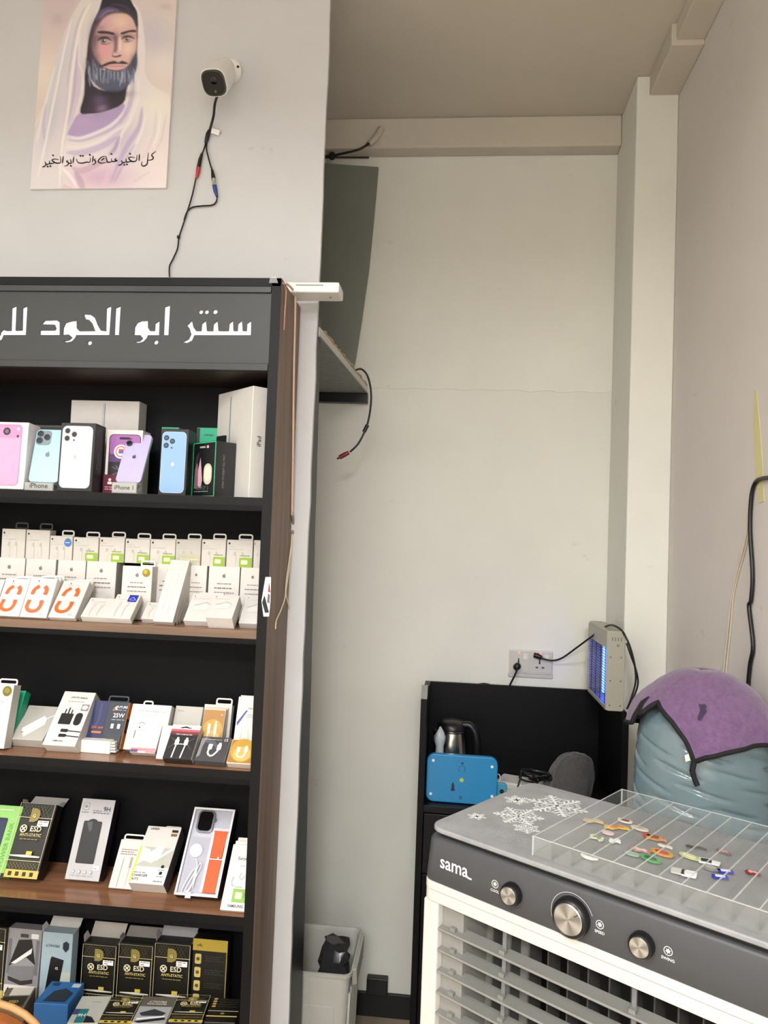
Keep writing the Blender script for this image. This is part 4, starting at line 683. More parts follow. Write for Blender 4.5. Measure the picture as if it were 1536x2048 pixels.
carton(Z3, (259, 1504), 310, (275, 1449), .02, '#f2efeb', 'white cable carton with a striped red band at its foot', [('o', '#222224', .12, .9, .03, .03), ('T', '#c9b9b9', .1, .8, .6, 1, .05), ('s', '#dcd8d4', .05, [(.36, .7), (.34, .45), (.3, .3)]), ('s', '#e8d8d6', .05, [(.7, .7), (.64, .45), (.6, .3)]), ('r', '#c98a94', .02, .14, .98, .17), ('r', '#c0485c', .02, .1, .98, .125), ('r', '#c98a94', .02, .055, .98, .08), ('r', '#5a4a78', .02, .01, .3, .1), ('r', '#d08a98', .6, .01, .98, .08)], group=G8, side='#9c9a95')
carton(Z3, (336, 1485), 392, (357, 1411), .024, '#c6c3bc', 'grey cable carton behind the red topped one', [('T', '#8f8c86', .1, .88, .35, 1, .06), ('s', '#97948e', .06, [(.35, .32), (.6, .34), (.9, .55)]), ('s', '#e4e2dc', .05, [(.7, .3), (.85, .45), (.95, .6)])], group=G8, Yf=1.712, lean=24, side='#a9a69f')
carton(Z3, (311, 1517), 345, (335, 1450), .012, '#efede8', 'plain white carton edge showing left of the black cable carton', [('o', '#9a9894', .8, .1, .05, .05)], group=G8, lean=30)
carton(Z3, (324, 1526), 382, (347, 1449), .022, '#2c2b2d', 'black cable carton with red top and two white plugs', [('r', '#e9e7e3', .0, .87, 1.0, 1.0), ('r', '#c7606a', .0, .8, 1.0, .87), ('r', '#7d3f48', .0, .73, 1.0, .8), ('r', '#4a3236', .0, .68, 1.0, .73), ('t', '#f0eeee', 'USB-C to Lightning Cable', .5, .7, .042, 0, .95), ('p', '#17171a', [(.3, .9), (.42, .9), (.5, .96), (.58, .9), (.7, .9), (.7, .92), (.3, .92)]), ('R', '#f4f4f4', .26, .4, .4, .56, .02), ('R', '#f4f4f4', .58, .4, .72, .56, .02), ('r', '#dcdcde', .29, .56, .37, .62), ('r', '#dcdcde', .61, .56, .69, .62), ('l', '#f4f4f4', .045, [(.33, .4), (.3, .02)]), ('l', '#f4f4f4', .045, [(.65, .4), (.6, .02)]), ('l', '#f4f4f4', .03, [(.4, .42), (.58, .42)]), ('l', '#7a7a7c', .012, [(.1, .6), (.26, .5)]), ('l', '#7a7a7c', .012, [(.72, .5), (.92, .62)]), ('l', '#7a7a7c', .012, [(.72, .42), (.88, .28)]), ('l', '#7a7a7c', .012, [(.08, .28), (.26, .42)])], group=G8, side='#b0ada6')
gold = [('R', '#a97a3a', .02, .03, .98, .97, .05), ('o', '#c49a3e', .5, .55, .46, .48), ('o', '#d9b368', .5, .4, .34, .3), ('s', '#f6efe4', .055, [(.34, .5), (.32, .36), (.42, .26), (.54, .28), (.62, .4), (.63, .5)]), ('R', '#f8f4ee', .28, .48, .4, .68, .02), ('R', '#f8f4ee', .57, .48, .69, .68, .02), ('r', '#e8e4de', .59, .68, .67, .74), ('t', '#e8d8b8', '15', .84, .86, .07)]
t = carton(Z3, (396, 1466), 440, (409, 1416), .012, '#e6dccb', 'gold cable carton in the rear, above the charcoal one', gold, group=G8, Yf=1.698, lean=22); behind(t, ['gold cable carton tucked right behind another'])
carton(Z3, (400, 1480), 456, (413, 1408), .02, '#ece9e4', 'white carton with a hang tab behind the gold cartons', [('T', '#c4c0ba', .2, .8, .8, 1, .05)], group=G8, Yf=1.742, lean=12, tab=(.36, .96, .016, '#e2dfd9'))
t = carton(Z3, (464, 1474), 508, (474, 1393), .014, '#eeece7', 'white cable carton with a slanted purple stripe', [('p', '#4a4796', [(.05, .58), (.42, .78), (.5, .78), (.08, .52)]), ('t', '#55535a', 'TYPE-C to', .68, .8, .07), ('T', '#a8a5a0', .5, .7, .92, 2, .09), ('s', '#d2d0ca', .04, [(.3, .5), (.3, .25), (.42, .12), (.5, .2)]), ('s', '#d2d0ca', .04, [(.6, .5), (.66, .25), (.58, .12), (.5, .2)]), ('r', '#3f4a66', .0, .0, 1, .02), ('T', '#7a8a94', .06, .06, .35, 1, .05)], group=G8, Yf=1.70, lean=18, tab=(.7, .99, .016, '#e6e4df')); behind(t, ['white carton stepping up behind the purple striped one'])
carton(Z3, (388, 1530), 448, (405, 1472), .02, '#4b4b4f', 'charcoal cable carton numbered 15', [('p', '#8c8c92', [(.02, .1), (.02, .9), (.2, .97), (.12, .55), (.12, .2)]), ('p', '#64646a', [(.2, .97), (.5, .8), (.72, .5), (.74, .3), (.5, .62), (.15, .75)]), ('T', '#c9c9cc', .15, .86, .72, 1, .045), ('t', '#f0f0f0', '15', .85, .82, .11), ('s', '#f6f6f6', .06, [(.38, .5), (.36, .34), (.44, .22), (.54, .22), (.64, .36), (.68, .48)]), ('R', '#fafafa', .32, .46, .46, .68, .02), ('R', '#fafafa', .62, .46, .76, .68, .02), ('r', '#d8d8da', .65, .68, .74, .75)], group=G8, side='#8f8c88')
carton(Z3, (452, 1534), 508, (465, 1478), .02, '#e9e2d6', 'gold cable carton at the right end, front of the third shelf', gold, group=G8, side='#cfc6b8')
# ---- fourth shelf
G9 = 'boxed goods on the fourth shelf'
def esd(dim=1): return [('r', '#c8b04a', 0, 0, 1, .012), ('r', '#17150f', .03, .012, .97, .99), ('r', '#c9b24e', .0, .0, 1, .105)]+[('R', '#1d1a10', .16+.2*k, .025, .26+.2*k, .08, .01) for k in range(4)]+\
    [('l', '#6e6440', .012, [(.03+.094*k, .115), (.03+.094*k+.16, .205)]) for k in range(9)]+[('l', '#6e6440', .012, [(.19+.094*k, .115), (.03+.094*k, .205)]) for k in range(9)]+\
    [('l', '#4c4730', .012, [(.03+.094*k, .81), (.03+.094*k+.2, .97)]) for k in range(8)]+[('l', '#4c4730', .012, [(.23+.094*k, .81), (.03+.094*k, .97)]) for k in range(8)]+\
    [('l', '#d4c9a0', .014, [(.0, .222), (1, .222)]), ('l', '#d4c9a0', .014, [(0, .8), (1, .8)]), ('p', '#8a7c3c', [(.36, .74), (.36, .93), (.5, .93), (.6, .9), (.63, .835), (.6, .77), (.5, .74)]), ('t', '#17150f', 'G', .48, .8, .12), ('t', '#d9cfae', 'G', .475, .803, .1), ('r', '#ebe9e4', .62, .69, .93, .765), ('T', '#8a8884', .66, .74, .9, 2, .06), ('o', '#e2d9b8', .27, .645, .1, .1), ('o', '#17150f', .27, .645, .075, .075), ('l', '#e2d9b8', .03, [(.22, .62), (.32, .67)]), ('l', '#e2d9b8', .03, [(.32, .62), (.22, .67)]), ('t', '#e2d9b8', 'ESD', .62, .615, .14), ('t', '#d0bf78', 'ANTI-STATIC', .52, .545, .075, 0, 1.0), ('T', '#8a7c48', .25, .5, .8, 1, .05), ('p', '#d6d2c4', [(.1, .29), (.5, .3), (.94, .29), (.94, .272), (.5, .266), (.1, .275)]), ('r', '#c8b84e', .54, .3, .7, .35), ('l', '#d4c9a0', .012, [(.008, .0), (.008, .995), (.992, .995), (.992, 0)])]
carton(Z4, (-48, 1716), 8, (-12, 1609), .03, '#8cc268', 'green power bank carton at the left of the fourth shelf', [('R', '#16203a', .0, .3, .58, .82, .06), ('R', '#22304e', .03, .34, .55, .78, .05), ('t', '#5f9a48', 'POWER BANK', .84, .45, .16, 90), ('T', '#e2eedd', .2, .93, .7, 1, .06), ('r', '#101114', 0, 0, 1, .06)], group=G9, side='#6d9a50', Yf=1.69, lean=27)
carton(Z4, (2, 1753), 74, (46, 1605), .032, '#12110f', 'black and gold screen protector carton on the fourth shelf', esd(), group=G9, side='#14120e', flap=(.022, '#b9b9b7'))
carton(Z4, (129, 1758), 198, (166, 1596), .028, '#c6c6ca', 'silver screen protector carton lettered 9H', [('R', '#8f8f96', .08, .85, .26, .95, .06), ('R', '#c6c6ca', .1, .86, .24, .94, .05), ('o', '#8f8f96', .17, .9, .05, .05), ('T', '#5a5a62', .06, .82, .27, 1, .05), ('t', '#231c3a', '9H', .8, .85, .13), ('T', '#6a6472', .4, .845, .65, 1, .05), ('T', '#5a4a72', .4, .82, .9, 1, .05), ('R', '#17181b', .2, .2, .74, .72, .04), ('R', '#222326', .23, .215, .71, .7, .03), ('p', '#17181b', [(.3, .71), (.38, .74), (.48, .75), (.56, .74), (.64, .71)]), ('p', '#4c4e52', [(.3, .7), (.46, .72), (.48, .62), (.42, .58)]), ('r', '#f0f0f0', .76, .13, .94, .18), ('T', '#7a7a7e', .78, .145, .92, 1, .05)]+[('o', '#9c9ca2', .2+.17*k, .1, .045, .045) for k in range(4)]+[('o', '#c6c6ca', .2+.17*k, .1, .034, .034) for k in range(4)]+[('T', '#a2a2a8', .14+.17*k, .05, .26+.17*k, 1, .04) for k in range(4)], group=G9, side='#1b1420')
carton(Z4, (217, 1762), 264, (243, 1678), .011, '#e6dcd8', 'thin pinkish white cable carton with a hang slot', [('T', '#8a7a78', .14, .78, .85, 3, .09), ('l', '#8a8684', .022, [(.32, .02), (.34, .62)]), ('l', '#b0aca8', .022, [(.66, .02), (.68, .5)]), ('R', '#9a9694', .63, .42, .73, .64, .02)], group=G9, tab=(.06, .98, .014, '#ddd4d0'), Yf=1.70)
carton(Z4, (256, 1765), 327, (297, 1651), .04, '#e9e7e1', 'white and lime charger kit carton on the fourth shelf', [('r', '#bcbcb4', .04, .0, 1, .62), ('p', '#e2e0da', [(.04, .62), (.3, .58), (.45, .4), (.2, .38), (.04, .3)]), ('r', '#e9e7e1', .0, .0, 1, .28), ('r', '#c4dc4a', .0, .02, .05, .62), ('p', '#f4f3ef', [(.22, .38), (.28, .5), (.55, .66), (.7, .64), (.66, .5), (.4, .36)]), ('p', '#d4d2cb', [(.4, .36), (.66, .5), (.7, .46), (.44, .33)]), ('l', '#f6f5f2', .07, [(.56, .4), (.96, .62)]), ('l', '#c8c6c0', .02, [(.5, .34), (.94, .58)]), ('t', '#1c1c1e', 'LANEX', .24, .93, .06), ('r', '#2c2622', .76, .9, .94, .945), ('r', '#8a6448', .76, .83, .94, .875), ('t', '#2c2c2e', 'CHARGER', .26, .11, .07), ('t', '#2c2c2e', 'KITS', .16, .045, .07), ('T', '#6a6a68', .06, .17, .4, 1, .04), ('R', '#1c1c1e', .78, .27, .86, .32, .01), ('R', '#1c1c1e', .78, .16, .86, .21, .01), ('T', '#8a8884', .72, .23, .92, 1, .04), ('T', '#8a8884', .72, .12, .92, 1, .04), ('T', '#6a6864', .68, .04, .94, 1, .05)], group=G9, side='#4c4c4c', sitems=[('o', '#202022', .4, .55, .06, .08), ('o', '#202022', .4, .4, .06, .08)], tab=(.42, .92, .013, '#e2e0da'))
# open tray with a watch, orange strap and charger
t = carton(Z4, (348, 1789), 435, (390, 1614), .026, '#1a1a1c', 'open carton holding a black watch, orange strap and charger', [], group=G9, hollow=True, name='watch_set', cat='watch set')
W, h, D, a = t_info[t.name]; GR = M('#b9bac6', .4)
mb = MB().m(M('#1a1a1c', .4)).box((-W/2, -D, 0), (W/2, 0, .003)).box((-W/2, -D, h-.003), (W/2, 0, h)).box((-W/2, -D, .003), (-W/2+.003, 0, h-.003)).box((W/2-.003, -D, .003), (W/2, 0, h-.003)).box((-W/2, -.003, .003), (W/2, 0, h-.003)); mb.build('carton', t, world=False)
mb = MB().m(M('#e9e9ee', .4))
for p, q in (((-W/2, 0), (W/2, .0045)), ((-W/2, h-.0045), (W/2, h)), ((-W/2, .0045), (-W/2+.0045, h-.0045)), ((W/2-.0045, .0045), (W/2, h-.0045))): mb.box((p[0], -D-.0015, p[1]), (q[0], -D, q[1]))
mb.build('white_rim', t, world=False)
def P2(u, v): return (-W/2+u*W, v*h)
mb = MB().m(GR).box((-W/2+.003, -D+.006, .003), (W/2-.003, -.003, h-.003)); mb.m(M('#a9aab8', .4)).box((-W/2+.1*W, -D+.0055, .05*h), (-W/2+.53*W, -D+.006, .66*h)); mb.m(M('#cfd0da', .4)).box((-W/2+.57*W, -D+.002, .05*h), (-W/2+.62*W, -D+.006, .74*h)).box((-W/2+.92*W, -D+.002, .05*h), (-W/2+.95*W, -D+.006, .74*h)).box((-W/2+.57*W, -D+.002, .74*h), (-W/2+.95*W, -D+.006, .77*h)); mb.build('molded_tray', t, world=False)
x, z = P2(.34, .84); MB().m(M('#8c9098', .25, .6)).prism(rrect(x-.021, z-.026, x+.021, z+.026, .012, 6), Vector((0, -D+.0055, 0)), X_, Z_, -Y_, .006).build('watch_case', t, world=False, bevel=.0012); WC = C.objects[-1]; MB().m(M('#0b0b0d', .12)).prism(rrect(x-.0165, z-.022, x+.0165, z+.022, .009, 6), Vector((0, -D-.0006, 0)), X_, Z_, -Y_, .0008).build('watch_screen', WC, world=False); MB().m(M('#70747c', .3, .6)).tube([(x+.021, -D+.002, z+.004), (x+.0245, -D+.002, z+.004)], .004, 12).build('crown', WC, world=False)
OR = M('#e0561c', .55, kind='speck', scale=300); x, _ = P2(.77, 0)
mb = MB().m(OR).prism([(x-.015, .045*h), (x+.015, .045*h), (x+.0145, .4*h), (x+.0125, .41*h), (x-.0125, .41*h), (x-.0145, .4*h)], Vector((0, -D+.0055, 0)), X_, Z_, -Y_, .005).prism([(x-.013, .425*h), (x+.013, .425*h), (x+.016, .72*h), (x+.018, .74*h), (x-.018, .74*h), (x-.016, .72*h)], Vector((0, -D+.0055, 0)), X_, Z_, -Y_, .005); mb.build('orange_strap', t, world=False, bevel=.001, label='orange woven watch strap')
MB().m(M('#c9ccd0', .25, .8)).box((x-.014, -D-.0012, .408*h), (x+.02, -D+.0005, .418*h)).box((x+.004, -D-.0012, .418*h), (x+.007, -D+.0005, .44*h)).build('buckle', C.objects['orange_strap'], world=False)
x, z = P2(.27, .5); MB().m(M('#eeeef2', .3)).lathe([(.001, 0), (.015, 0), (.015, .005), (.0135, .0065), (.001, .0065)], Vector((x, -D+.0055, z)), -Y_, 28, caps=False).build('charging_puck', t, world=False, smooth=40)
mb = MB().m(M('#f0f0f2', .35)); loops = [(0, -.018), (.006, -.03), (.004, -.05), (-.004, -.07), (-.008, -.086), (-.002, -.09), (.004, -.075), (.006, -.05), (.012, -.028), (.016, -.034), (.01, -.055), (.002, -.08), (-.012, -.092), (-.016, -.086), (-.008, -.06), (.002, -.04), (.008, -.045), (.008, -.08)]
mb.tube(smooth_path([(x+p[0]+.004, -D+.002-.0012*(k % 3), z+p[1]) for k, p in enumerate(loops)], 5), .0014, 6); mb.build('charging_cable', t, world=False, smooth=60); MB().m(M('#8f929a', .3, .7)).box((x-.001, -D-.001, z-.102), (x+.012, -D+.004, z-.088)).build('usb_plug', t, world=False)
t = carton(Z4, (440, 1809), 496, (467, 1688), .014, '#edebe7', 'white earphone carton with a green label at the right end', [('t', '#55535a', 'Earphone', .62, .76, .12), ('T', '#a9a6a4', .45, .66, .95, 1, .07), ('s', '#8d8b8a', .025, [(.3, .5), (.24, .44), (.28, .36), (.36, .38)]), ('s', '#9d9b9a', .025, [(.55, .56), (.5, .5), (.6, .46), (.68, .52)]), ('s', '#8d8b8a', .025, [(.84, .5), (.92, .46), (.9, .36)]), ('l', '#c9c6c2', .02, [(.36, .38), (.36, .3)]), ('r', '#7fae42', .36, .12, 1, .32), ('R', '#cfe0b4', .46, .17, .72, .27, .03), ('T', '#5f8a30', .76, .25, .96, 3, .06), ('T', '#6a9a40', .4, .34, .7, 1, .05), ('t', '#1e1e20', 'SAMSUNG', .55, .045, .1, 0, .95)], group=G9, Yf=1.638); behind(t, ['earphone carton directly behind the green labelled one', 'rear earphone carton in the right stack'])
# ---- lowest shelf in view
GA = 'screen protector cartons standing on the lowest visible shelf'
dk = esd()
Y5 = 1.742
carton(Z5, (-64, 1975), 6, (-62, 1849), .03, '#12110f', 'black gold screen protector carton cut off by the left edge', dk, group=GA, Yf=Y5, lean=2)
carton(Z5, (6, 1970), 74, (9, 1855), .03, '#8f8f92', 'grey screen protector carton lettered ANTI', [('R', '#6c6c70', .05, .35, .14, .85, .03), ('R', '#6c6c70', .86, .35, .96, .85, .03), ('R', '#333336', .38, .88, .62, .93, .02), ('R', '#d9d9db', .7, .87, .92, .94, .02), ('p', '#151518', [(.1, .46), (.34, .84), (.72, .86), (.88, .5), (.6, .6)]), ('p', '#dedee0', [(.16, .5), (.3, .5), (.74, .66), (.76, .74)]), ('p', '#77777a', [(.1, .34), (.16, .46), (.84, .48), (.84, .32), (.5, .26)]), ('p', '#2a2a2d', [(.1, .32), (.5, .26), (.84, .3), (.84, .24), (.5, .2), (.12, .26)]), ('r', '#d8d4cc', .02, .02, .98, .2), ('t', '#141414', 'ANTI', .38, .06, .19, 0, 1.1), ('o', '#b39a5a', .82, .11, .1, .1)], group=GA, Yf=Y5, lean=4)
carton(Z5, (78, 1962), 139, (81, 1863), .03, '#9fb4bd', 'pale blue privacy glass carton with an open top', [('r', '#b7c2b6', .5, .0, 1, .45), ('t', '#22344a', 'PRIVACY', .36, .83, .085, 180), ('p', '#1b2430', [(.7, .78), (.7, .86), (.8, .89), (.9, .86), (.9, .78), (.8, .73)]), ('p', '#0e0f12', [(.36, .66), (.76, .62), (.74, .56), (.58, .0), (.16, .0), (.32, .62)]), ('t', '#e0702c', 'GLASS', .42, .2, .13, -100), ('t', '#d4d4d0', 'ti', .5, .5, .11, -100)], group=GA, Yf=Y5, lean=2, flap=(.024, '#b9b8b4'))
for bl, br, tl, fl, lb in (((162, 1984), 229, (161, 1884), (.03, '#a9a49e'), 'left'), ((234, 1988), 302, (235, 1884), (.02, '#77746f'), 'middle'), ((306, 1990), 377, (309, 1882), (.03, '#8f8d94'), 'right')):
    carton(Z5, bl, br, tl, .03, '#12110f', 'open black and gold carton, %s of three alike on the lowest visible shelf' % lb, dk, group=GA, Yf=Y5, lean=2, flap=fl)
carton(Z5, (380, 1990), 450, (385, 1876), .03, '#12110f', 'black and gold carton showing its back with four gold icons', [('r', '#17150f', .02, 0, .98, .85), ('r', '#b39c3c', 0, .85, 1, 1), ('t', '#3a3214', 'v4s', .2, .9, .09), ('r', '#8f8038', .97, 0, 1, .85), ('r', '#b8a860', .4, .03, .8, .08)]+[('R', '#c4b06a', .08, .68-.17*k, .26, .81-.17*k, .04) for k in range(4)]+[('o', '#5e4f20', .17, .745-.17*k, .05, .05) for k in range(4)]+[('T', '#3a3830', .38, .78-.17*k, .92, 3, .055) for k in range(4)], group=GA, Yf=Y5, lean=2)
GB = 'screen protector cartons lying in front on the lowest visible shelf'
def lying(label, quad, D, col, items=(), side=None):
    """carton lying flat; quad: seen corners of its upper face FL, FR, BL"""
    z = Z5+D; P = [UZ(x, y, z) for x, y in quad]; W = (P[1]-P[0]).length; H = (P[2]-P[0]).length; yaw = math.atan2(P[1].y-P[0].y, P[1].x-P[0].x)
    c = P[0]+(P[1]-P[0])/2; H = min(H, .16, (1.735-c.y)); U = Vector((math.cos(yaw), math.sin(yaw), 0)); V = Vector((-math.sin(yaw), math.cos(yaw), 0)); m = c+V*(H/2)
    DBG.append((label[:40], 'W%.3f H%.3f yaw%.0f y%.3f' % (W, H, math.degrees(yaw), c.y)))
    t = thing('product_box', label, 'box', (m.x, m.y, Z5), (0, 0, yaw), GB)
    mb = MB().m(M(col, .4)).box((-W/2, -H/2, .0003), (W/2, H/2, D)); mb.build('carton', t, world=False, bevel=.0008, seg=1)
    if items: mb = MB(); deco(mb, items, Vector((-W/2, -H/2, D)), X_, Y_, W, H); mb.build('print', t, world=False)
lying('brown and white carton lying at the far left of the lowest visible shelf', ((-10, 2018), (48, 2016), (12, 1976)), .063, '#6a6050', [('r', '#cfcac0', .2, .6, .95, .98), ('r', '#2a241c', .05, .1, .9, .55), ('t', '#c8b84e', 'ESD', .5, .25, .15)])
lying('blue carton lying on the lowest visible shelf', ((68, 2006), (136, 2010), (86, 1962)), .073, '#1f5f9e', [('p', '#1a2430', [(.2, .1), (.3, .55), (.6, .7), (.9, .5), (.85, .1)]), ('R', '#b9c4cc', .72, .75, .96, .92, .02), ('o', '#17324e', .22, .86, .12, .08)])
lying('white and teal 9H carton lying on the lowest visible shelf', ((134, 2046), (196, 2046), (164, 1992)), .061, '#b7b8b2', [('r', '#3f4470', .0, .3, .42, .5), ('r', '#23767c', .2, .0, .48, .5), ('t', '#e4ecec', '9H', .34, .22, .16), ('T', '#8a8a84', .45, .75, .75, 1, .05), ('p', '#1d1d28', [(.5, 0), (.9, 0), (.7, .2), (.5, .25)])])
lying('black and gold carton lying between the teal one and the silver one', ((196, 2046), (262, 2048), (226, 1996)), .065, '#14120f', dk)
lying('silver privacy protection carton lying on the lowest visible shelf', ((262, 2046), (330, 2048), (300, 1994)), .069, '#a4a5a8', [('r', '#5a564e', 0, .62, 1, 1), ('t', '#d6ccb0', 'PRIVACY', .5, .84, .1, 180), ('t', '#e2e2e2', 'PROTECTION', .5, .74, .07, 180), ('p', '#30353c', [(.1, .36), (.5, .52), (.9, .38), (.8, .28), (.2, .26)]), ('p', '#1a1a1c', [(.05, .05), (.9, .22), (.95, .14), (.2, 0)]), ('p', '#ededef', [(.1, .16), (.9, .28), (.9, .22), (.1, .1)])], '#7a4a20')
lying('black and gold carton lying right of the silver one', ((336, 2044), (404, 2046), (366, 1996)), .065, '#14120f', dk)
lying('black and gold carton lying in the right corner of the lowest shelf', ((408, 2044), (470, 2046), (430, 1996)), .073, '#131210', [('r', '#d4c27a', .0, .22, 1, .26), ('r', '#c9c4b0', 0, .44, 1, .46), ('o', '#8a7c3c', .5, .35, .07, .05)]+[('R', '#b39c5a', .08, .6+.1*k, .2, .67+.1*k, .02) for k in range(4)]+[('T', '#4a463c', .3, .9-.1*k, .92, 1, .04) for k in range(4)])
# ---------------------------------------------------------------- air cooler
AO = Vector((-.024, 1.31, 0)); AA = math.radians(-36); AU = Vector((math.cos(AA), math.sin(AA), 0)); AV = Vector((-math.sin(AA), math.cos(AA), 0)); AW, AD, AZ = .57, .345, 1.12
AC = thing('air_cooler', 'white and grey evaporative air cooler with knobs and louvres', 'air cooler', AO, (0, 0, AA))
SHELL = M('#cfcdc7', .45); GREY = M('#434447', .45); LID = M('#949598', .42, kind='speck', scale=18); LOUV = M('#7f7f7b', .5); DARK = M('#1c1d1f', .5); IN = M('#8b8a85', .6)
def cb(name, a, b, mat, **k): return MB().m(mat).box(a, b).build(name, AC, world=False, **k)
def rpl(x0, y0, x1, y1, r, z0, z1, mat, name, **k): return MB().m(mat).prism(rrect(x0, y0, x1, y1, r, 6), Vector((0, 0, z0)), X_, Y_, Z_, z1-z0).build(name, AC, world=False, smooth=35, **k)
rpl(-.002, -.002, AW+.002, AD, .03, AZ-.0085, AZ, LID, 'lid', bevel=.0025, seg=3)
rpl(.006, .008, AW-.006, AD-.008, .026, AZ-.022, AZ-.0085, M('#141415', .5), 'gasket')  # near-black filler paints the shade in the gap under the lid
mb = MB().m(GREY)   # control panel with a slightly raised lip
mb.rings([[Vector((p[0], p[1], z)) for p in rrect(-o, -o, AW+o, AD-.004, .018, 6)] for z, o in ((1.031, .004), (1.034, .0055), (1.06, .004), (1.098, .0015), (1.1025, -.001), (1.104, -.004))]); mb.build('control_panel', AC, world=False, smooth=35)
rpl(-.0065, -.0065, AW+.0065, AD-.002, .02, 1.0175, 1.031, SHELL, 'upper_band', bevel=.001)
rpl(-.006, -.006, AW+.006, AD-.002, .02, .9985, 1.0168, SHELL, 'lower_band', bevel=.001)
# shell: sides, back, front posts
mb = MB().m(SHELL); mb.box((-.003, .022, .06), (.012, AD-.004, .9985)).box((AW-.012, .022, .06), (AW+.003, AD-.004, .9985)).box((.012, AD-.016, .06), (AW-.012, AD-.004, .9985)); mb.build('shell', AC, world=False, bevel=.002)
for x0, x1 in ((-.0045, .0265), (AW-.0265, AW+.0045)): cb('front_post', (x0, -.003, .06), (x1, .022, .9985), SHELL, bevel=.005, seg=3)
cb('lower_front', (.0265, -.002, .06), (AW-.0265, .012, .40), SHELL, bevel=.002)
cb('inner_wall', (.0265, .012, .40), (.07, .10, .998), IN)
for x0, x1 in ((.07, .125), (.135, .16), (AW-.09, AW-.0265)): cb('inner_baffle', (x0, .085, .40), (x1, .09, .998), IN)
cb('dark_core', (.07, .16, .40), (AW-.03, .17, .998), M('#0b0b0c', .6))  # dark sheet put in for the shade deep inside the cooler
for k in range(13):
    x = .10+.034*k; cb('vertical_vane', (x, .055, .40), (x+.0025, .095, .998), M('#4a4a49', .5))
for k in range(16):
    z = .9555-.0346*k; mb = MB().m(LOUV); pr = [(.003, -.002), (.0055, -.0042), (.024, .000), (.029, .003), (.027, .0045), (.008, .0008), (.004, .0008)]
    mb.prism([(p[0]-.004, p[1]) for p in pr], Vector((.0267, 0, z)), Y_, Z_, X_, AW-.0534); mb.build('louvre', AC, world=False, smooth=30)
    for cx in (.052, .148, .36): cb('louvre_clip', (cx-.004, .004, z+.001), (cx+.006, .012, z+.007), LOUV)
for cx in (.148, .36): cb('link_bar', (cx-.003, .012, .42), (cx+.004, .016, .99), M('#77777a', .4), bevel=.0008)
fan = MB().m(M('#2c2c2e', .5)); fan.tube([(.31+.11*math.cos(t*math.pi/20), .14, .72+.11*math.sin(t*math.pi/20)) for t in range(41)], .004, 6); fan.build('fan_ring', AC, world=False, smooth=60)
for k in range(5):
    a = k*2*math.pi/5; c = Vector((.31, .145, .72)); d1 = Vector((math.cos(a), 0, math.sin(a))); d2 = Vector((-math.sin(a), .35, math.cos(a))); MB().m(M('#343436', .5)).prism([(.02, -.012), (.10, -.035), (.105, .03), (.02, .014)], c, d1, d2, Vector((0, 1, 0)), .002).build('fan_blade', AC, world=False)
for x in (.04, AW-.04):
    for y in (.05, AD-.05):
        MB().m(M('#202022', .5)).lathe([(.004, -.012), (.028, -.012), (.03, -.008), (.03, .008), (.028, .012), (.004, .012)], Vector((x, y, .03)), X_, 20).build('caster', AC, world=False, smooth=40)
cb('base_tray', (0, .004, .04), (AW, AD-.006, .06), M('#55565a', .5), bevel=.004)
def knob(x, r, name, pointer):
    c = Vector((x, -.0035, 1.0615)); MB().m(M('#0f0f11', .35)).lathe([(.001, 0), (r*1.28, 0), (r*1.28, .008), (r*1.16, .013), (r*1.04, .0145), (r, .0135), (.001, .0135)], c, -Y_, 40, caps=False).build(name, AC, world=False, smooth=40); KB = C.objects[-1]
    mb = MB().m(M('#c9c9c6', .28, .85, kind='brushed')); o = mb.lathe([(.0005, .0152), (r*.94, .0152), (r, .0142)], Vector((0, 0, 0)), -Y_, 40, caps=False).build('brushed_cap', KB, world=False, smooth=30); o.location = c
    if pointer: mb = MB().m(M('#2a2a2a', .4)); d = Vector((.8, 0, .6)); mb.flat([(r*.55, -.0006), (r*.88, -.0006), (r*.88, .0006), (r*.55, .0006)], c+Vector((0, -.0156, 0)), d, Vector((-.6, 0, .8))); mb.build('pointer', KB, world=False)
knob(.1705, .0135, 'small_knob', 0); knob(.2715, .0225, 'speed_knob', 1); knob(.3775, .0138, 'small_knob', 0)
PO = Vector((0, -.0048, 0)); WT = M('#e9e9e9', .5)
def ring(mb, x, z, r0, r1, a0=0, a1=360):
    n = 28; pts = [(math.cos(math.radians(a0+(a1-a0)*i/n)), math.sin(math.radians(a0+(a1-a0)*i/n))) for i in range(n+1)]
    mb.add([PO+Vector((x+p[0]*r0, 0, z+p[1]*r0)) for p in pts]+[PO+Vector((x+p[0]*r1, 0, z+p[1]*r1)) for p in pts], [(i, i+1, n+2+i, n+1+i) for i in range(n)])
mb = MB().m(WT); mb.text('sama', PO+Vector((.058, 0, 1.0585)), X_, Z_, .031, .92)
ribbon(mb, [(.083, 1.0615), (.088, 1.0585), (.094, 1.0585)], .0028, PO, X_, Z_); mb.build('maker_lettering', AC, world=False, label='white maker lettering')
mb = MB().m(WT)
mb = MB()
for x, z, st in ((.1385, 1.0655, 'COOL'), (.3150, 1.0655, 'SPEED'), (.4125, 1.0655, 'SWING')):
    mb = MB().m(WT); ring(mb, x, z, .0052, .0061); ring(mb, x, z, .0018, .0026)
    for k in range(3): a = k*math.pi/3+.3; ribbon(mb, [(x-.0038*math.cos(a), z-.0038*math.sin(a)), (x+.0038*math.cos(a), z+.0038*math.sin(a))], .0008, PO, X_, Z_)
    mb.text(st, PO+Vector((x, 0, z-.0125)), X_, Z_, .0056); mb.build('dial_symbol', AC, world=False)
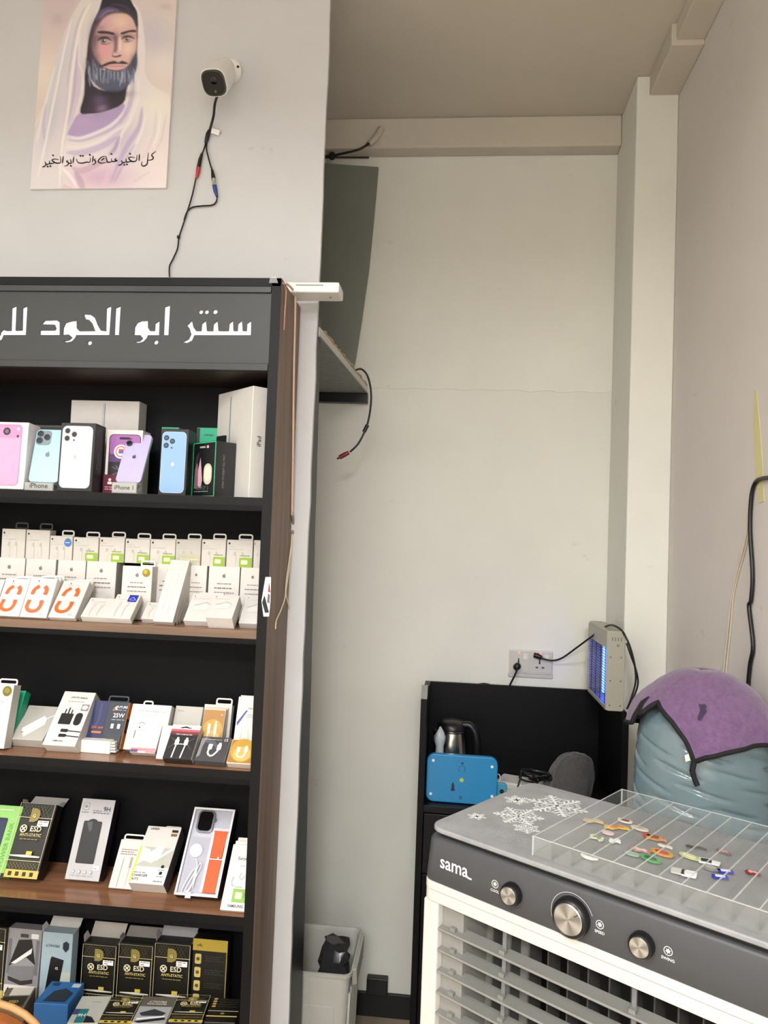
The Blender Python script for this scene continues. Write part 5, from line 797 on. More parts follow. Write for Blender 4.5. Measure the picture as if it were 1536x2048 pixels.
for x in (.1705, .3775):
    mb = MB().m(WT); mb.text('ON OFF', PO+Vector((x, 0, 1.0375)), X_, Z_, .0052); mb.flat([(x-.0085, 1.0335), (x-.0035, 1.0335), (x-.006, 1.0362)], PO, X_, Z_); mb.flat([(x+.0025, 1.0335), (x+.0085, 1.0335), (x+.0055, 1.0372)], PO, X_, Z_); mb.build('switch_lettering', AC, world=False)
mb = MB().m(WT); ring(mb, .2715, 1.0615, .0335, .0340, 20, 200)
mb.build('dial_arc', AC, world=False)
SNOW = M('#eef2f2', .45)
def flake(x, y, r, rot, rich):
    o = Vector((x, y, AZ+.0004)); mb = MB().m(SNOW)
    for k in range(6):
        a = rot+k*math.pi/3; d = (math.cos(a), math.sin(a)); q = (-d[1], d[0])
        ribbon(mb, [(0, 0), (d[0]*r, d[1]*r)], r*.09, o, X_, Y_)
        for f, l in ((.35, .22), (.55, .26), (.75, .2)):
            for s in (-1, 1): ribbon(mb, [(d[0]*r*f, d[1]*r*f), (d[0]*r*(f+l*.7)+s*q[0]*r*l, d[1]*r*(f+l*.7)+s*q[1]*r*l)], r*.07, o+Vector((0, 0, .0001)), X_, Y_)
        if rich:
            for f, w, rr in ((.95, 0, .075), (.62, .3, .06), (.62, -.3, .06), (.3, .16, .06)):
                cx, cy = d[0]*r*f+q[0]*r*w, d[1]*r*f+q[1]*r*w; n = 10; mb.add([o+Vector((cx+rr*r*e*math.cos(2*math.pi*i/n), cy+rr*r*e*math.sin(2*math.pi*i/n), .0002)) for e in (.45, 1.15) for i in range(n)], [(i, (i+1) % n, n+(i+1) % n, n+i) for i in range(n)])
    if not rich: mb.flat([(r*(.7 if i % 2 else .42)*math.cos(i*math.pi/6+rot), r*(.7 if i % 2 else .42)*math.sin(i*math.pi/6+rot)) for i in range(12)], o, X_, Y_)
    mb.build('snowflake_sticker', AC, world=False)
flake(.109, .250, .056, .2, 1); flake(.087, .149, .044, .5, 1); flake(.127, .108, .024, .1, 1); flake(.036, .092, .018, .3, 0); flake(.040, .221, .026, .2, 0)
mb = MB().m(M('#e4e6e6', .5))
for k in range(40):
    x = random.gauss(.125, .025); y = random.gauss(.055, .012); s = random.uniform(.0004, .0011); mb.flat([(x-s, y-s), (x+s, y-s*.5), (x, y+s)], Vector((0, 0, AZ+.0004)), X_, Y_)
tag(mb.build('paint_specks', AC, world=False), kind='stuff')
# ---------------------------------------------------------------- acrylic tray and the pins in it
tl_ = AO+AU*.372+AV*.186; TR = thing('acrylic_tray', 'clear acrylic divider tray lying on the air cooler', 'tray', (tl_.x, tl_.y, AZ+.0006), (0, 0, AA))
ACR = M('#d4d8d4', .06, kind='clear', a=.07); ACE = M('#e2e4e2', .15, kind='clear', a=.42); tx0, tx1, ty0, ty1, th = .191-.372, .553-.372, .016-.186, .348-.186, .0295
def tb(name, a, b, m): return MB().m(m).box(a, b).build(name, TR, world=False)
tb('tray_floor', (tx0, ty0, 0), (tx1, ty1, .0018), M('#c4c6c0', .08, kind='clear', a=.12))
def plate(name, a, b):
    mb = MB().m(ACR).box((a[0], a[1], .0018), (b[0], b[1], th-.0009)); mb.m(ACE).box((a[0], a[1], th-.0009), (b[0], b[1], th)); mb.build(name, TR, world=False)  # paler top strip paints the bright gleam along each plate edge
plate('front_wall', (tx0, ty0), (tx1, ty0+.002)); plate('back_wall', (tx0, ty1-.002), (tx1, ty1))
for k in range(12): x = tx0+(tx1-tx0-.002)*k/11; plate('divider' if 0 < k < 11 else 'side_wall', (x, ty0+.002), (x+.0018, ty1-.002))
for x, y in ((tx0, ty0), (tx0, ty1-.002)): tb('corner_seam', (x-.0002, y-.0002, 0), (x+.0022, y+.0022, th+.0001), ACE)
ZB = AZ+.0028
def pin(px, py, w, d, rot, col, label, shape='o', col2=None):
    w *= 1.35; d *= 1.35; P = UZ(px, py, ZB); t = thing('shoe_charm', label, 'charm', P, (0, 0, AA+math.radians(rot)), 'small rubber charms in the acrylic tray')
    pl = {'o': [(w*math.cos(i*math.pi/8), d*math.sin(i*math.pi/8)) for i in range(16)], 'r': rrect(-w, -d, w, d, min(w, d)*.3, 3), 'z': [(-w, -d*.4), (-w*.3, -d), (w*.2, -d*.2), (w, -d*.5), (w*.9, d*.3), (w*.3, d), (-w*.2, d*.3), (-w*.9, d*.6)], 'c': [(w*math.cos(a), d*math.sin(a)) for a in [math.pi*(1.05+.9*i/8) for i in range(9)]]+[(w*.75*math.cos(a), d*.3*math.sin(a)) for a in [math.pi*(1.05+.9*i/8) for i in range(8, -1, -1)]]}[shape]
    MB().m(M(col, .4)).prism(pl, Vector((0, 0, 0)), X_, Y_, Z_, .0022).build('body', t, world=False)
    if col2: MB().m(M(col2, .4)).prism([(p[0]*.62, p[1]*.62) for p in pl], Vector((0, 0, .0022)), X_, Y_, Z_, .0006).build('motif', t, world=False)
for a in [(1187, 1643, .013, .008, 20, '#c9b888', 'pale tan charm at the left end of the tray', 'z', None), (1233, 1656, .016, .008, 30, '#e0b33c', 'yellow charm with an orange motif, the largest in the tray', 'z', '#d9762c'), (1250, 1643, .010, .006, 0, '#e8d9c8', 'oval charm with a dark red motif beside the yellow one', 'o', '#6a2a34'), (1279, 1658, .012, .006, -5, '#d8d0c0', 'cream oval charm right of the yellow one', 'o', '#b9a890'), (1216, 1667, .008, .005, 0, '#e4c4c8', 'small pale pink oval charm', 'o', None), (1194, 1677, .010, .008, -30, '#d8dcc0', 'white and green jagged charm', 'z', '#8a9a4a'), (1230, 1683, .007, .009, 20, '#f2f2ee', 'small white figure charm', 'z', None), (1180, 1714, .011, .008, 0, '#efece6', 'white crescent charm near the tray front', 'c', None),
          (1308, 1676, .009, .008, 10, '#c8862e', 'orange square charm with a brown motif', 'r', '#7a3e1c'), (1292, 1671, .005, .004, 0, '#c83a40', 'tiny red charm left of the orange square', 'o', None), (1325, 1681, .006, .004, 0, '#d89a70', 'tiny peach charm right of the orange square', 'z', None), (1282, 1702, .012, .007, 0, '#b98a84', 'dull rose charm in the middle of the tray', 'z', '#e0cfc0'), (1324, 1707, .014, .008, -8, '#d0a038', 'gold rimmed charm with a bright red centre', 'o', '#c0402c'), (1331, 1694, .009, .004, 0, '#e4dcd0', 'narrow white charm behind the red one', 'z', None), (1301, 1719, .013, .007, -14, '#58a860', 'green charm with a dark motif', 'o', '#2c6a38'), (1264, 1709, .009, .005, 0, '#9ab49c', 'pale green charm left of the bright green one', 'o', None),
          (1379, 1714, .013, .006, -12, '#c8cc8a', 'pale yellow oval charm in the middle of the tray', 'o', '#e4e2c0'), (1410, 1723, .007, .007, 20, '#dfe9e2', 'pale square charm with a black motif', 'r', '#2a3430'), (1427, 1727, .007, .005, 10, '#f0f0ee', 'white rectangular charm beside the pale square', 'r', None), (1378, 1749, .008, .008, 15, '#f4f4f2', 'bright white square charm', 'r', '#e2e2e0'), (1357, 1744, .008, .007, 15, '#c9c9c2', 'faded white square charm', 'r', None), (1451, 1744, .008, .004, 35, '#2c38b4', 'deep blue charm, the rear of two', 'r', '#e4e6f4'), (1440, 1755, .008, .004, 30, '#2c38b4', 'deep blue charm, the front of two', 'r', '#e4e6f4'), (1506, 1747, .008, .006, 0, '#8c2830', 'dark red charm near the right end of the tray', 'z', '#e0b0a8'), (1448, 1705, .009, .005, -20, '#8a6a60', 'brown charm near the back right of the tray', 'z', '#c89a90'), (1421, 1737, .010, .007, 0, '#84827e', 'grey charm in front of the pale square', 'o', '#a8a6a2'), (1392, 1696, .012, .003, 15, '#4a4a46', 'dark slim charm behind the pale yellow one', 'z', None)]: pin(*a)
# ---------------------------------------------------------------- water bottle, its stool and the towel over it
BX, BY = .512, 1.585
ST = thing('stool', 'low black stool holding the water bottle behind the air cooler', 'stool', (BX, BY, 0)); SZ = .90
MB().m(M('#141416', .5)).lathe([(.001, -.02), (.12, -.02), (.124, -.01), (.122, 0), (.001, 0)], Vector((0, 0, SZ)), Z_, 32, caps=False).build('seat', ST, world=False, smooth=40)
for k in range(4):
    a = math.pi/4+k*math.pi/2; MB().m(M('#141416', .5)).tube([(.085*math.cos(a), .085*math.sin(a), SZ-.02), (.115*math.cos(a), .115*math.sin(a), 0)], .012, 10).build('leg', ST, world=False, smooth=40)
BT = thing('water_bottle', 'large blue translucent water bottle with embossed waves under the towel', 'bottle', (BX, BY, SZ+.0005))
PROF = [(.118, 0), (.128, .008), (.131, .03), (.130, .12), (.128, .2), (.1255, .28), (.121, .33), (.117, .355), (.108, .378), (.09, .398), (.06, .41), (.034, .416), (.028, .425), (.028, .445), (.001, .446)]
def prof(h):
    for (r0, h0), (r1, h1) in zip(PROF, PROF[1:]):
        if h0 <= h <= h1: return r0+(r1-r0)*(h-h0)/(h1-h0)
    return .001
def wave(t, h):
    if not .035 < h < .36: return 0
    e = min(1, (h-.035)/.02, (.36-h)/.02); g = 0
    for row in range(9):
        for kk in range(7):
            t0 = kk*2*math.pi/7+(row % 2)*math.pi/7; dt = (t-t0+math.pi) % (2*math.pi)-math.pi; hc = .05+.034*row-.013*math.sin(dt*2.4)
            g += math.exp(-((h-hc)/.0036)**2)*math.exp(-(dt/.33)**4)
    return e*min(g, 1.1)
mb = MB().m(M('#7b939b', .04, kind='glassy', a=.6, bl=.4, spec=.9)); hs = [.0, .004, .008, .02]+[.03+.0021*i for i in range(160)]+[.37, .378, .388, .398, .405, .41, .414, .418, .425, .435, .445]; n = 150; rings_ = []
for h in hs:
    r = prof(h); rings_.append([Vector(((r-.0055*wave(2*math.pi*j/n, h))*math.cos(2*math.pi*j/n), (r-.0055*wave(2*math.pi*j/n, h))*math.sin(2*math.pi*j/n), h)) for j in range(n)])
mb.rings(rings_); mb.build('body', BT, world=False, smooth=70)
MB().m(M('#4f8fc4', .4)).lathe([(.001, .449), (.029, .449), (.031, .446), (.031, .43), (.029, .43)], Vector((0, 0, 0)), Z_, 24, caps=False).build('cap', BT, world=False, smooth=40)
# towel
TC = Vector((BX, BY, 0)); RT_ = .1345
TOPP = [(.001, 1.366), (.03, 1.365), (.055, 1.357), (.085, 1.338), (.108, 1.318), (.122, 1.300), (.129, 1.282), (.1325, 1.262), (.1345, 1.235), (.1350, 1.20), (.1355, 1.1)]
def tr(z):
    for (r0, z0), (r1, z1) in zip(TOPP, TOPP[1:]):
        if z1 <= z <= z0: return r0+(r1-r0)*(z0-z)/(z0-z1)
    return .1355
def cyl(px, py_):
    for k in range(900):
        P = O0+ray(px, py_)*(1.35+k*.0006)
        if 1.0 < P.z < 1.366 and math.hypot(P.x-BX, P.y-BY) < tr(P.z): return math.atan2(P.y-BY, P.x-BX) % (2*math.pi), P.z
    d = ray(px, py_); o = O0-TC; A = d.x*d.x+d.y*d.y; B = 2*(o.x*d.x+o.y*d.y); Cc = o.x*o.x+o.y*o.y-RT_**2; q = B*B-4*A*Cc
    t = (-B-math.sqrt(max(q, 0)))/(2*A); P = O0+d*t; return math.atan2(P.y-BY, P.x-BX) % (2*math.pi), P.z
ths = []
hem = [cyl(*p) for p in ((1270, 1446), (1278, 1446), (1288, 1432), (1296, 1400), (1304, 1392), (1318, 1402), (1345, 1444), (1370, 1482), (1383, 1508), (1388, 1524), (1396, 1522), (1412, 1514), (1440, 1508), (1475, 1501), (1505, 1494), (1525, 1490))]
hem.sort(); ths = [h[0] for h in hem]
def hemz(t):
    t %= 2*math.pi
    if t <= ths[0] or t >= ths[-1]:
        a, b = hem[-1], (hem[0][0]+2*math.pi, hem[0][1]); tt = t if t >= ths[-1] else t+2*math.pi; f = (tt-a[0])/(b[0]-a[0]); return a[1]+(b[1]-a[1])*f-.03*math.sin(math.pi*f)
    for a, b in zip(hem, hem[1:]):
        if a[0] <= t <= b[0]: f = (t-a[0])/max(b[0]-a[0], 1e-6); return a[1]+(b[1]-a[1])*f
def tpt(t, z, off=0):
    r = tr(z)+off; w = max(0, (1.335-z)/.1); fl = ((t-ths[0]+math.pi) % (2*math.pi)-math.pi) if ths else 9; fold = .02*math.exp(-((fl-.1)/.3)**2)*min(1, w)+.004*math.sin(t*7+.6)*min(1, w)+.0025*math.sin(t*13+z*20)*min(1, w); z2 = z+.006*math.sin(t+1.0)*max(0, 1-abs(z-1.33)/.035); return Vector((BX+(r+fold+.002*min(1, w))*math.cos(t), BY+(r+fold+.002*min(1, w))*math.sin(t), z2))
TW = thing('towel', 'purple towel with black binding draped over the water bottle', 'towel', (BX, BY, 1.14))
n = 200; m_ = 30; grid = []
for i in range(m_+1):
    row = []
    for j in range(n):
        t = 2*math.pi*j/n; hz = hemz(t); z = 1.366-(1.366-hz)*(i/m_)**1.3 if i else 1.366; row.append(tpt(t, min(z, 1.366)))
    grid.append(row)
mb = MB().m(M('#6f5278', .95, kind='fabric')); mb.rings(grid, caps=False); o = mb.build('cloth', TW, smooth=180); md = o.modifiers.new('thickness', 'SOLIDIFY'); md.thickness = .0022; md.offset = -1
mb = MB().m(M('#0d0c10', .8)); mb.tube([tpt(2*math.pi*j/260, hemz(2*math.pi*j/260)+.001, .0005) for j in range(261)], .0048, 8, caps=False); mb.build('binding', TW, smooth=60)
tipt = min(hem, key=lambda h: h[1] if 4.2 < h[0] < 5.2 else 9); tt = tipt[0]
mb = MB().m(M('#0d0c10', .8)); mb.tube([tpt(tt, tipt[1], .002), tpt(tt-.02, tipt[1]-.016, .004), tpt(tt+.01, tipt[1]-.03, .003), tpt(tt+.05, tipt[1]-.042, .002)], [.0055, .0055, .005, .0052], 8); mb.build('loose_binding', TW, smooth=60)
def tow(px, py_): t, z = cyl(px, py_); return tpt(t, z, .0065)
mb = MB().m(M('#3a2c44', .9))
for pl in (((1398, 1402), (1403, 1404), (1408, 1402), (1413, 1408), (1410, 1414), (1413, 1418), (1408, 1426), (1402, 1438), (1396, 1438), (1401, 1418)), ((1401, 1414), (1403, 1414), (1398, 1436), (1395, 1436))): mb.add([tow(*p) for p in pl], [tuple(range(len(pl)))[::-1]])
mb.build('dark_stitched_mark', TW)
mb = MB().m(M('#d9d3c6', .7)); q = [tow(*p) for p in ((1370, 1510), (1378, 1507), (1381, 1520), (1372, 1523))]; mb.add(q+[p+Vector((0, .001, 0)) for p in q], [(3, 2, 1, 0), (4, 5, 6, 7), (0, 1, 5, 4), (1, 2, 6, 5), (2, 3, 7, 6), (3, 0, 4, 7)]); mb.build('care_tag', TW)

# ---------------------------------------------------------------- black desk in the corner
DX0, DX1, DYF, DYB, DZ = -.076, .521, 2.2, 2.586, .845
DK = M('#040509', .5, spec=.25); DE = M('#0c0d10', .45, spec=.3)
DS = thing('desk', 'black counter desk with raised sides against the back wall', 'desk', ((DX0+DX1)/2, (DYF+DYB)/2, 0))
zb_, zf_ = UY(862, 1363, 2.575).z, UY(848, 1385, 2.2).z
MB().m(DK).prism([(DYF, 0), (DYB, 0), (DYB, zb_), (2.5, zb_+.003), (DYF+.04, zf_+.012), (DYF, zf_-.02)], Vector((DX0, 0, 0)), Y_, Z_, X_, .018).build('side_panel', DS, bevel=.0008)
MB().m(M('#9a9a98', .4)).prism([(DYF+.001, zf_-.0195), (DYF+.039, zf_+.0125), (DYF+.038, zf_+.0145), (DYF, zf_-.018)], Vector((DX0, 0, 0)), Y_, Z_, X_, .018).build('edge_strip', DS)
MB().m(DK).prism([(DYF+.03, 0), (DYB, 0), (DYB, zb_), (DYF+.06, zb_), (DYF+.03, zb_-.03)], Vector((DX1-.018, 0, 0)), Y_, Z_, X_, .018).build('side_panel', DS, bevel=.0008)
box('back_panel', (DX0+.018, DYB-.014, .10), (DX1-.018, DYB, zb_), DK, DS)
box('desk_top', (DX0+.018, DYF+.004, DZ-.02), (DX1-.018, DYB-.014, DZ), DE, DS, bevel=.001)
box('drawer_front', (DX0+.020, DYF, DZ-.19), (DX1-.020, DYF+.016, DZ-.022), DE, DS, bevel=.0015)
box('cupboard_front', (DX0+.020, DYF+.004, .08), (DX1-.020, DYF+.02, DZ-.195), DK, DS, bevel=.0015)
box('toe_kick', (DX0+.018, DYF+.05, 0), (DX1-.018, DYF+.065, .08), DK, DS)
# blue plastic device standing on edge
bq = [UY(x, y, 2.235) for x, y in ((850, 1509), (992, 1520), (991, 1590), (848, 1611))]
bx0, bx1 = bq[0].x, bq[1].x; bw = bx1-bx0; bh = bq[0].z-DZ
BD = thing('blue_panel', 'blue plastic panel with four white feet standing on the desk', 'device', ((bx0+bx1)/2+.006, 2.235, DZ+.0018), (-.05, 0, -.02)); BLU = M('#2384bd', .35)
MB().m(BLU).prism(rrect(-bw/2, 0, bw/2, bh, .022, 6), Vector((0, 0, 0)), X_, Z_, Y_, .022).build('case', BD, world=False, bevel=.003, seg=3, smooth=40)
for u, v in ((.09, .86), (.92, .81), (.07, .16), (.93, .2)): MB().m(M('#eceff2', .5)).lathe([(.0005, 0), (.0042, 0), (.0038, .002), (.0005, .002)], Vector((-bw/2+u*bw, 0, v*bh)), -Y_, 16, caps=False).build('foot', BD, world=False, smooth=40)
mb = MB(); deco(mb, [('o', '#b9c84a', .5, .49, .028, .028), ('R', '#0f3a58', .485, .82, .52, .86, .01), ('l', '#15618f', .012, [(.46, .66), (.46, .76), (.5, .8), (.54, .76), (.54, .66)]), ('p', '#0c2a40', [(.36, .3), (.4, .3), (.4, .38), (.38, .44), (.36, .38)]), ('o', '#0c2a40', .38, .28, .03, .02), ('o', '#0f3a58', .49, .13, .022, .022), ('o', '#2384bd', .49, .13, .012, .012)], Vector((-bw/2, 0, 0)), X_, Z_, bw, bh); mb.build('molded_marks', BD, world=False)
a0 = UY(1000, 1578, 2.25)
mb = MB().m(M('#3f8fb0', .4)).prism(rrect(-.018, 0, .017, .058, .01), Vector((bw/2+.012, .012, .005)), X_, Z_, Y_, .012); mb.build('side_grip', BD, world=False, bevel=.002)
for v in (.018, .04): MB().m(M('#0b1014', .4)).lathe([(.0005, 0), (.0065, 0), (.0065, .001), (.0005, .001)], Vector((bw/2+.014, .0115, v)), -Y_, 16, caps=False).build('grip_hole', BD, world=False)
MB().m(M('#e6e6e6', .4)).tube(smooth_path([(bw/2-.006, .024, .085), (bw/2+.006, .028, .083), (bw/2+.009, .028, .07), (bw/2+.003, .026, .06)]), .0018, 6).build('white_loop', BD, world=False, smooth=60)
# kettle
kc = UY(905, 1440, 2.40); KH = kc.z-DZ
KT = thing('electric_kettle', 'steel electric kettle with black lid and handle on the desk', 'kettle', (kc.x, 2.40, DZ+.0005)); STL = M('#b9b6ae', .18, 1.)
MB().m(M('#101012', .4)).lathe([(.001, 0), (.062, 0), (.066, .006), (.066, .02), (.063, .026), (.001, .026)], Vector((0, 0, 0)), Z_, 40, caps=False).build('power_base', KT, world=False, smooth=40)
MB().m(STL).lathe([(.060, .027), (.0615, .03), (.060, .06), (.055, .12), (.048, KH-.045), (.045, KH-.03), (.043, KH-.03)], Vector((0, 0, 0)), Z_, 48, caps=False).build('steel_body', KT, world=False, smooth=40)
MB().m(STL).prism([(-.012, KH-.075), (.012, KH-.075), (.018, KH-.03), (-.018, KH-.03)], Vector((-.040, -.02, 0)), Vector((.45, -.89, 0)), Z_, Vector((-.89, -.45, 0)), .014).build('spout', KT, world=False, bevel=.003)
MB().m(M('#111113', .35)).lathe([(.046, KH-.034), (.047, KH-.026), (.044, KH-.012), (.033, KH-.002), (.001, KH+.001)], Vector((0, 0, 0)), Z_, 40, caps=False).build('lid', KT, world=False, smooth=40)
MB().m(STL).tube([(.0455*math.cos(t), .0455*math.sin(t), KH-.03) for t in [2*math.pi*i/40 for i in range(41)]], .0016, 8).build('lid_rim', KT, world=False, smooth=60)
MB().m(M('#0e0e10', .35)).tube(smooth_path([(.03, -.01, KH-.012), (.056, -.014, KH-.012), (.074, -.018, KH-.04), (.079, -.02, KH-.09), (.072, -.018, .08), (.058, -.014, .05)]), [.012]*8+[.0115]*8+[.0105]*10+[.009]*5, 12).build('handle', KT, world=False, smooth=60)
# small knotted clear bag left of the kettle
pc = UY(870, 1505, 2.33); PB = thing('plastic_bag', 'small pale knotted plastic bag left of the kettle', 'bag', (pc.x+.014, 2.31, DZ+.0005)); PBM = M('#c2ced0', .25, kind='clear', a=.85)
zz = UY(869, 1455, 2.33).z-DZ
mb = MB().m(PBM); rng = random.Random(5); rs = []
for i, (r, h) in enumerate((r_*.72, h_) for r_, h_ in [(.02, 0), (.032, .01), (.034, .05), (.03, .085), (.02, .10), (.016, zz-.05), (.022, zz-.035), (.024, zz-.022), (.018, zz-.01), (.009, zz), (.003, zz+.008)]): rs.append([Vector((r*(1+.16*rng.uniform(-1, 1))*math.cos(2*math.pi*j/18), r*(1+.16*rng.uniform(-1, 1))*math.sin(2*math.pi*j/18), h+rng.uniform(-.002, .002)*(i > 0))) for j in range(18)])
mb.rings(rs).build('film', PB, world=False, smooth=50)
# white box with black leads, grey cloth
wq = [UZ(x, y, DZ+.04) for x, y in ((1008, 1568), (1060, 1590), (1052, 1548))]
WX = thing('white_power_box', 'white electrical box on the desk behind the air cooler', 'box', (wq[0].x+.055, 2.36, DZ+.0005), (0, 0, -.35))
MB().m(M('#dcdad6', .4)).box((-.07, -.045, 0), (.06, .045, .042)).build('case', WX, world=False, bevel=.006, seg=3); MB().m(M('#b9b7b2', .4)).box((-.071, -.046, .024), (.061, .046, .0255)).build('seam', WX, world=False)
mb = MB().m(M('#0c0c0e', .4)); rng = random.Random(2); pts = []
for i in range(26): pts.append((UY(1070, 1565, 2.33).x+rng.uniform(-.05, .05), 2.33+rng.uniform(-.02, .025), DZ+.05+rng.uniform(0, .03)))
pts = [UY(1030, 1592, 2.28)]+[UY(1040, 1560, 2.29), UY(1048, 1538, 2.3)]+[Vector(p) for p in pts]
mb.tube(smooth_path(pts, 6), .0028, 6).build('lead_bundle', label='tangle of black leads on the white electrical box', cat='cable', smooth=60)
cc = UY(1135, 1560, 2.36); CT2 = DZ; ch = UY(1150, 1508, 2.36).z-DZ
mb = MB().m(M('#4c4b4b', .95, kind='fabric')); rs = []; rng = random.Random(9)
for i in range(15):
    f = i/14; row = []
    for j in range(40):
        t = 2*math.pi*j/40; rr = .062*max(math.cos(f*math.pi/2), 0)**.55*(1+.1*math.sin(3*t+f*3)+.05*math.sin(7*t+5*f)); row.append(Vector((cc.x-.004+.03*f+rr*math.cos(t)*1.1+.004*math.sin(9*t+4*f), 2.36+rr*.8*math.sin(t), CT2+.0005+ch*math.sin(f*math.pi/2)*(1+.06*math.sin(t+.5)*f*(1-f)*4))))
    rs.append(row)
mb.rings(rs).build('grey_cloth', label='crumpled dark grey cloth heaped on the desk', cat='cloth', smooth=180)
# ---------------------------------------------------------------- wall socket
s0, s1 = UY(1019, 1298, BACK), UY(1104, 1350, BACK); sw_, sh_ = s1.x-s0.x, s0.z-s1.z
SK = thing('wall_socket', 'double wall socket with red indicator lights above the desk', 'socket', ((s0.x+s1.x)/2, BACK, s1.z))
MB().m(M('#d9d8d4', .4)).box((-sw_/2, -.009, 0), (sw_/2, -.0005, sh_)).build('frame', SK, world=False, bevel=.003)
MB().m(M('#c9c8c4', .4)).box((-sw_/2-.002, -.007, -.012), (sw_/2+.002, -.0005, 0)).build('lower_trim', SK, world=False, bevel=.002)
for k in (0, 1):
    x0 = -sw_/2+.004+k*(sw_/2-.002); w = sw_/2-.006
    p = MB().m(M('#cfcdc6', .35)).box((x0, -.0115, .006), (x0+w, -.009, sh_-.004)).build('socket_module', SK, world=False, bevel=.0012)
    mb = MB().m(M('#101012', .5)); deco(mb, [('R', '#101012', .36, .42, .44, .56, .03), ('R', '#101012', .37, .52, .43, .66, .02)]+([('R', '#55544f', .2, .22, .34, .3, .02), ('R', '#55544f', .5, .22, .64, .3, .02)] if k else []), Vector((x0, -.0115, .006)), X_, Z_, w, sh_-.01); mb.build('pin_slot', p, world=False)
    MB().m(M('#e6e4de', .35)).box((x0+w*.62, -.0135, sh_*.62), (x0+w*.86, -.0115, sh_*.86)).build('rocker', p, world=False, bevel=.0008)
    MB().m(M('#ff3b30', .4, kind='emit', e=7)).lathe([(.0004, 0), (.0022, 0), (.0016, .0012), (.0004, .0014)], Vector((x0+w*.42, -.0115, sh_-.009)), -Y_, 10, caps=False).build('indicator', p, world=False)
def plug(px, py_): P = UY(px, py_, BACK-.02); return P
KP = thing('kettle_cord', 'black plug and cord from the left socket down to the desk', 'cord', plug(1034, 1333))
P = plug(1034, 1333); mb = MB().m(M('#0d0d0f', .4)).lathe([(.008, -.0), (.011, .004), (.0105, .016), (.006, .022), (.001, .023)], P+Vector((0, .0085, 0)), -Y_, 20, fn=lambda t: 1+.25*abs(math.cos(t))); mb.build('plug', KP, smooth=50)
MB().m(M('#0d0d0f', .4)).tube(smooth_path([P+Vector((.001, -.012, -.003)), UY(1030, 1350, BACK-.03), UY(1020, 1370, BACK-.02), UY(1016, 1385, BACK-.008), UY(1008, 1440, BACK-.007), UY(1000, 1520, BACK-.007)]), .0032, 8).build('cord', KP, smooth=60)
MB().m(M('#0d0d0f', .4)).tube(smooth_path([UY(945, 1375, BACK-.022), UY(955, 1369, BACK-.012), UY(968, 1367, BACK-.012), UY(982, 1370, BACK-.014), UY(990, 1378, BACK-.022)]), .0024, 6).build('cord_loop', KP, smooth=60)
# ---------------------------------------------------------------- insect lamp on the pillar
lx0, lx1, ly0, ly1, lz0, lz1 = .447, .499, 2.2, 2.49, 1.146, 1.372
IL = thing('insect_lamp', 'grey insect killer lamp glowing blue, fixed upright on the pillar', 'lamp', ((lx0+lx1)/2, (ly0+ly1)/2, lz0)); LG = M('#a8a698', .4); zs_ = lz1-.052
MB().m(LG).prism(rrect(lx0, lz0, lx1, lz1, .009, 5), Vector((0, ly0, 0)), X_, Z_, Y_, .006).build('end_plate', IL, bevel=.0015, smooth=40)
MB().m(LG).prism(rrect(lx0, lz0, lx1, lz1, .012, 5), Vector((0, ly1-.006, 0)), X_, Z_, Y_, .006).build('end_plate', IL, bevel=.0015, smooth=40)
box('top_housing', (lx0+.001, ly0+.006, zs_), (lx1-.001, ly1-.006, lz1-.001), LG, IL, bevel=.002)
box('bottom_rail', (lx0+.001, ly0+.006, lz0+.001), (lx1-.001, ly1-.006, lz0+.012), LG, IL, bevel=.001)
box('back_shell', (lx1-.006, ly0+.006, lz0+.012), (lx1-.001, ly1-.006, zs_), M('#8a8a90', .25, .9), IL)
for z in (ly0+.07, ly0+.17): MB().m(M('#3e62ff', .4, kind='emit', e=7)).tube([(lx0+.03, z, lz0+.02), (lx0+.03, z, zs_-.01)], .007, 12).build('lamp_tube', IL, smooth=60)
for k in range(20):
    z = lz0+.016+k*(zs_-lz0-.02)/19; MB().m(M('#15151c', .4)).tube([(lx0+.004, ly0+.006, z), (lx0+.004, ly1-.006, z)], .0011, 5).build('guard_wire', IL)
for k in range(4): y = ly0+.04+k*.07; MB().m(M('#15151c', .4)).tube([(lx0+.0055, y, lz0+.012), (lx0+.0055, y, zs_)], .0011, 5).build('guard_post', IL)
for x in (lx0+.012, lx1-.011):
    for z in (lz0+.016, lz0+.085, lz0+.152): MB().m(M('#2a2a28', .4)).lathe([(.0004, 0), (.0018, 0), (.0018, .0008), (.0004, .001)], Vector((x, ly0, z)), -Y_, 10, caps=False).build('screw', IL)
for k in range(4): MB().m(M('#3a3a36', .5)).box((lx0+.015+k*.008, ly0-.0004, lz1-.028), (lx0+.0165+k*.008, ly0+.0002, lz1-.018)).build('vent_slot', IL)
MB().m(M('#8a887c', .4)).lathe([(.0005, 0), (.0045, 0), (.0035, .002), (.0005, .0022)], Vector((lx0+.032, ly0, lz1-.04)), -Y_, 14, caps=False).build('cord_grommet', IL)
MB().m(M('#77756a', .5)).box((lx1-.001, 2.36, lz1-.06), (.5225, 2.40, lz1-.03)).box((lx1-.001, 2.36, lz0+.04), (.5225, 2.40, lz0+.07)).build('wall_bracket', IL)
P = plug(1084, 1312)
LC = thing('lamp_cord', 'black plug and cord from the right socket looping over the insect lamp', 'cord', P)
MB().m(M('#0d0d0f', .4)).tube([UY(1068, 1310, BACK-.02), UY(1076, 1312, BACK-.024), UY(1084, 1316, BACK-.026)], [.008, .0095, .006], 12).build('plug', LC, smooth=50)
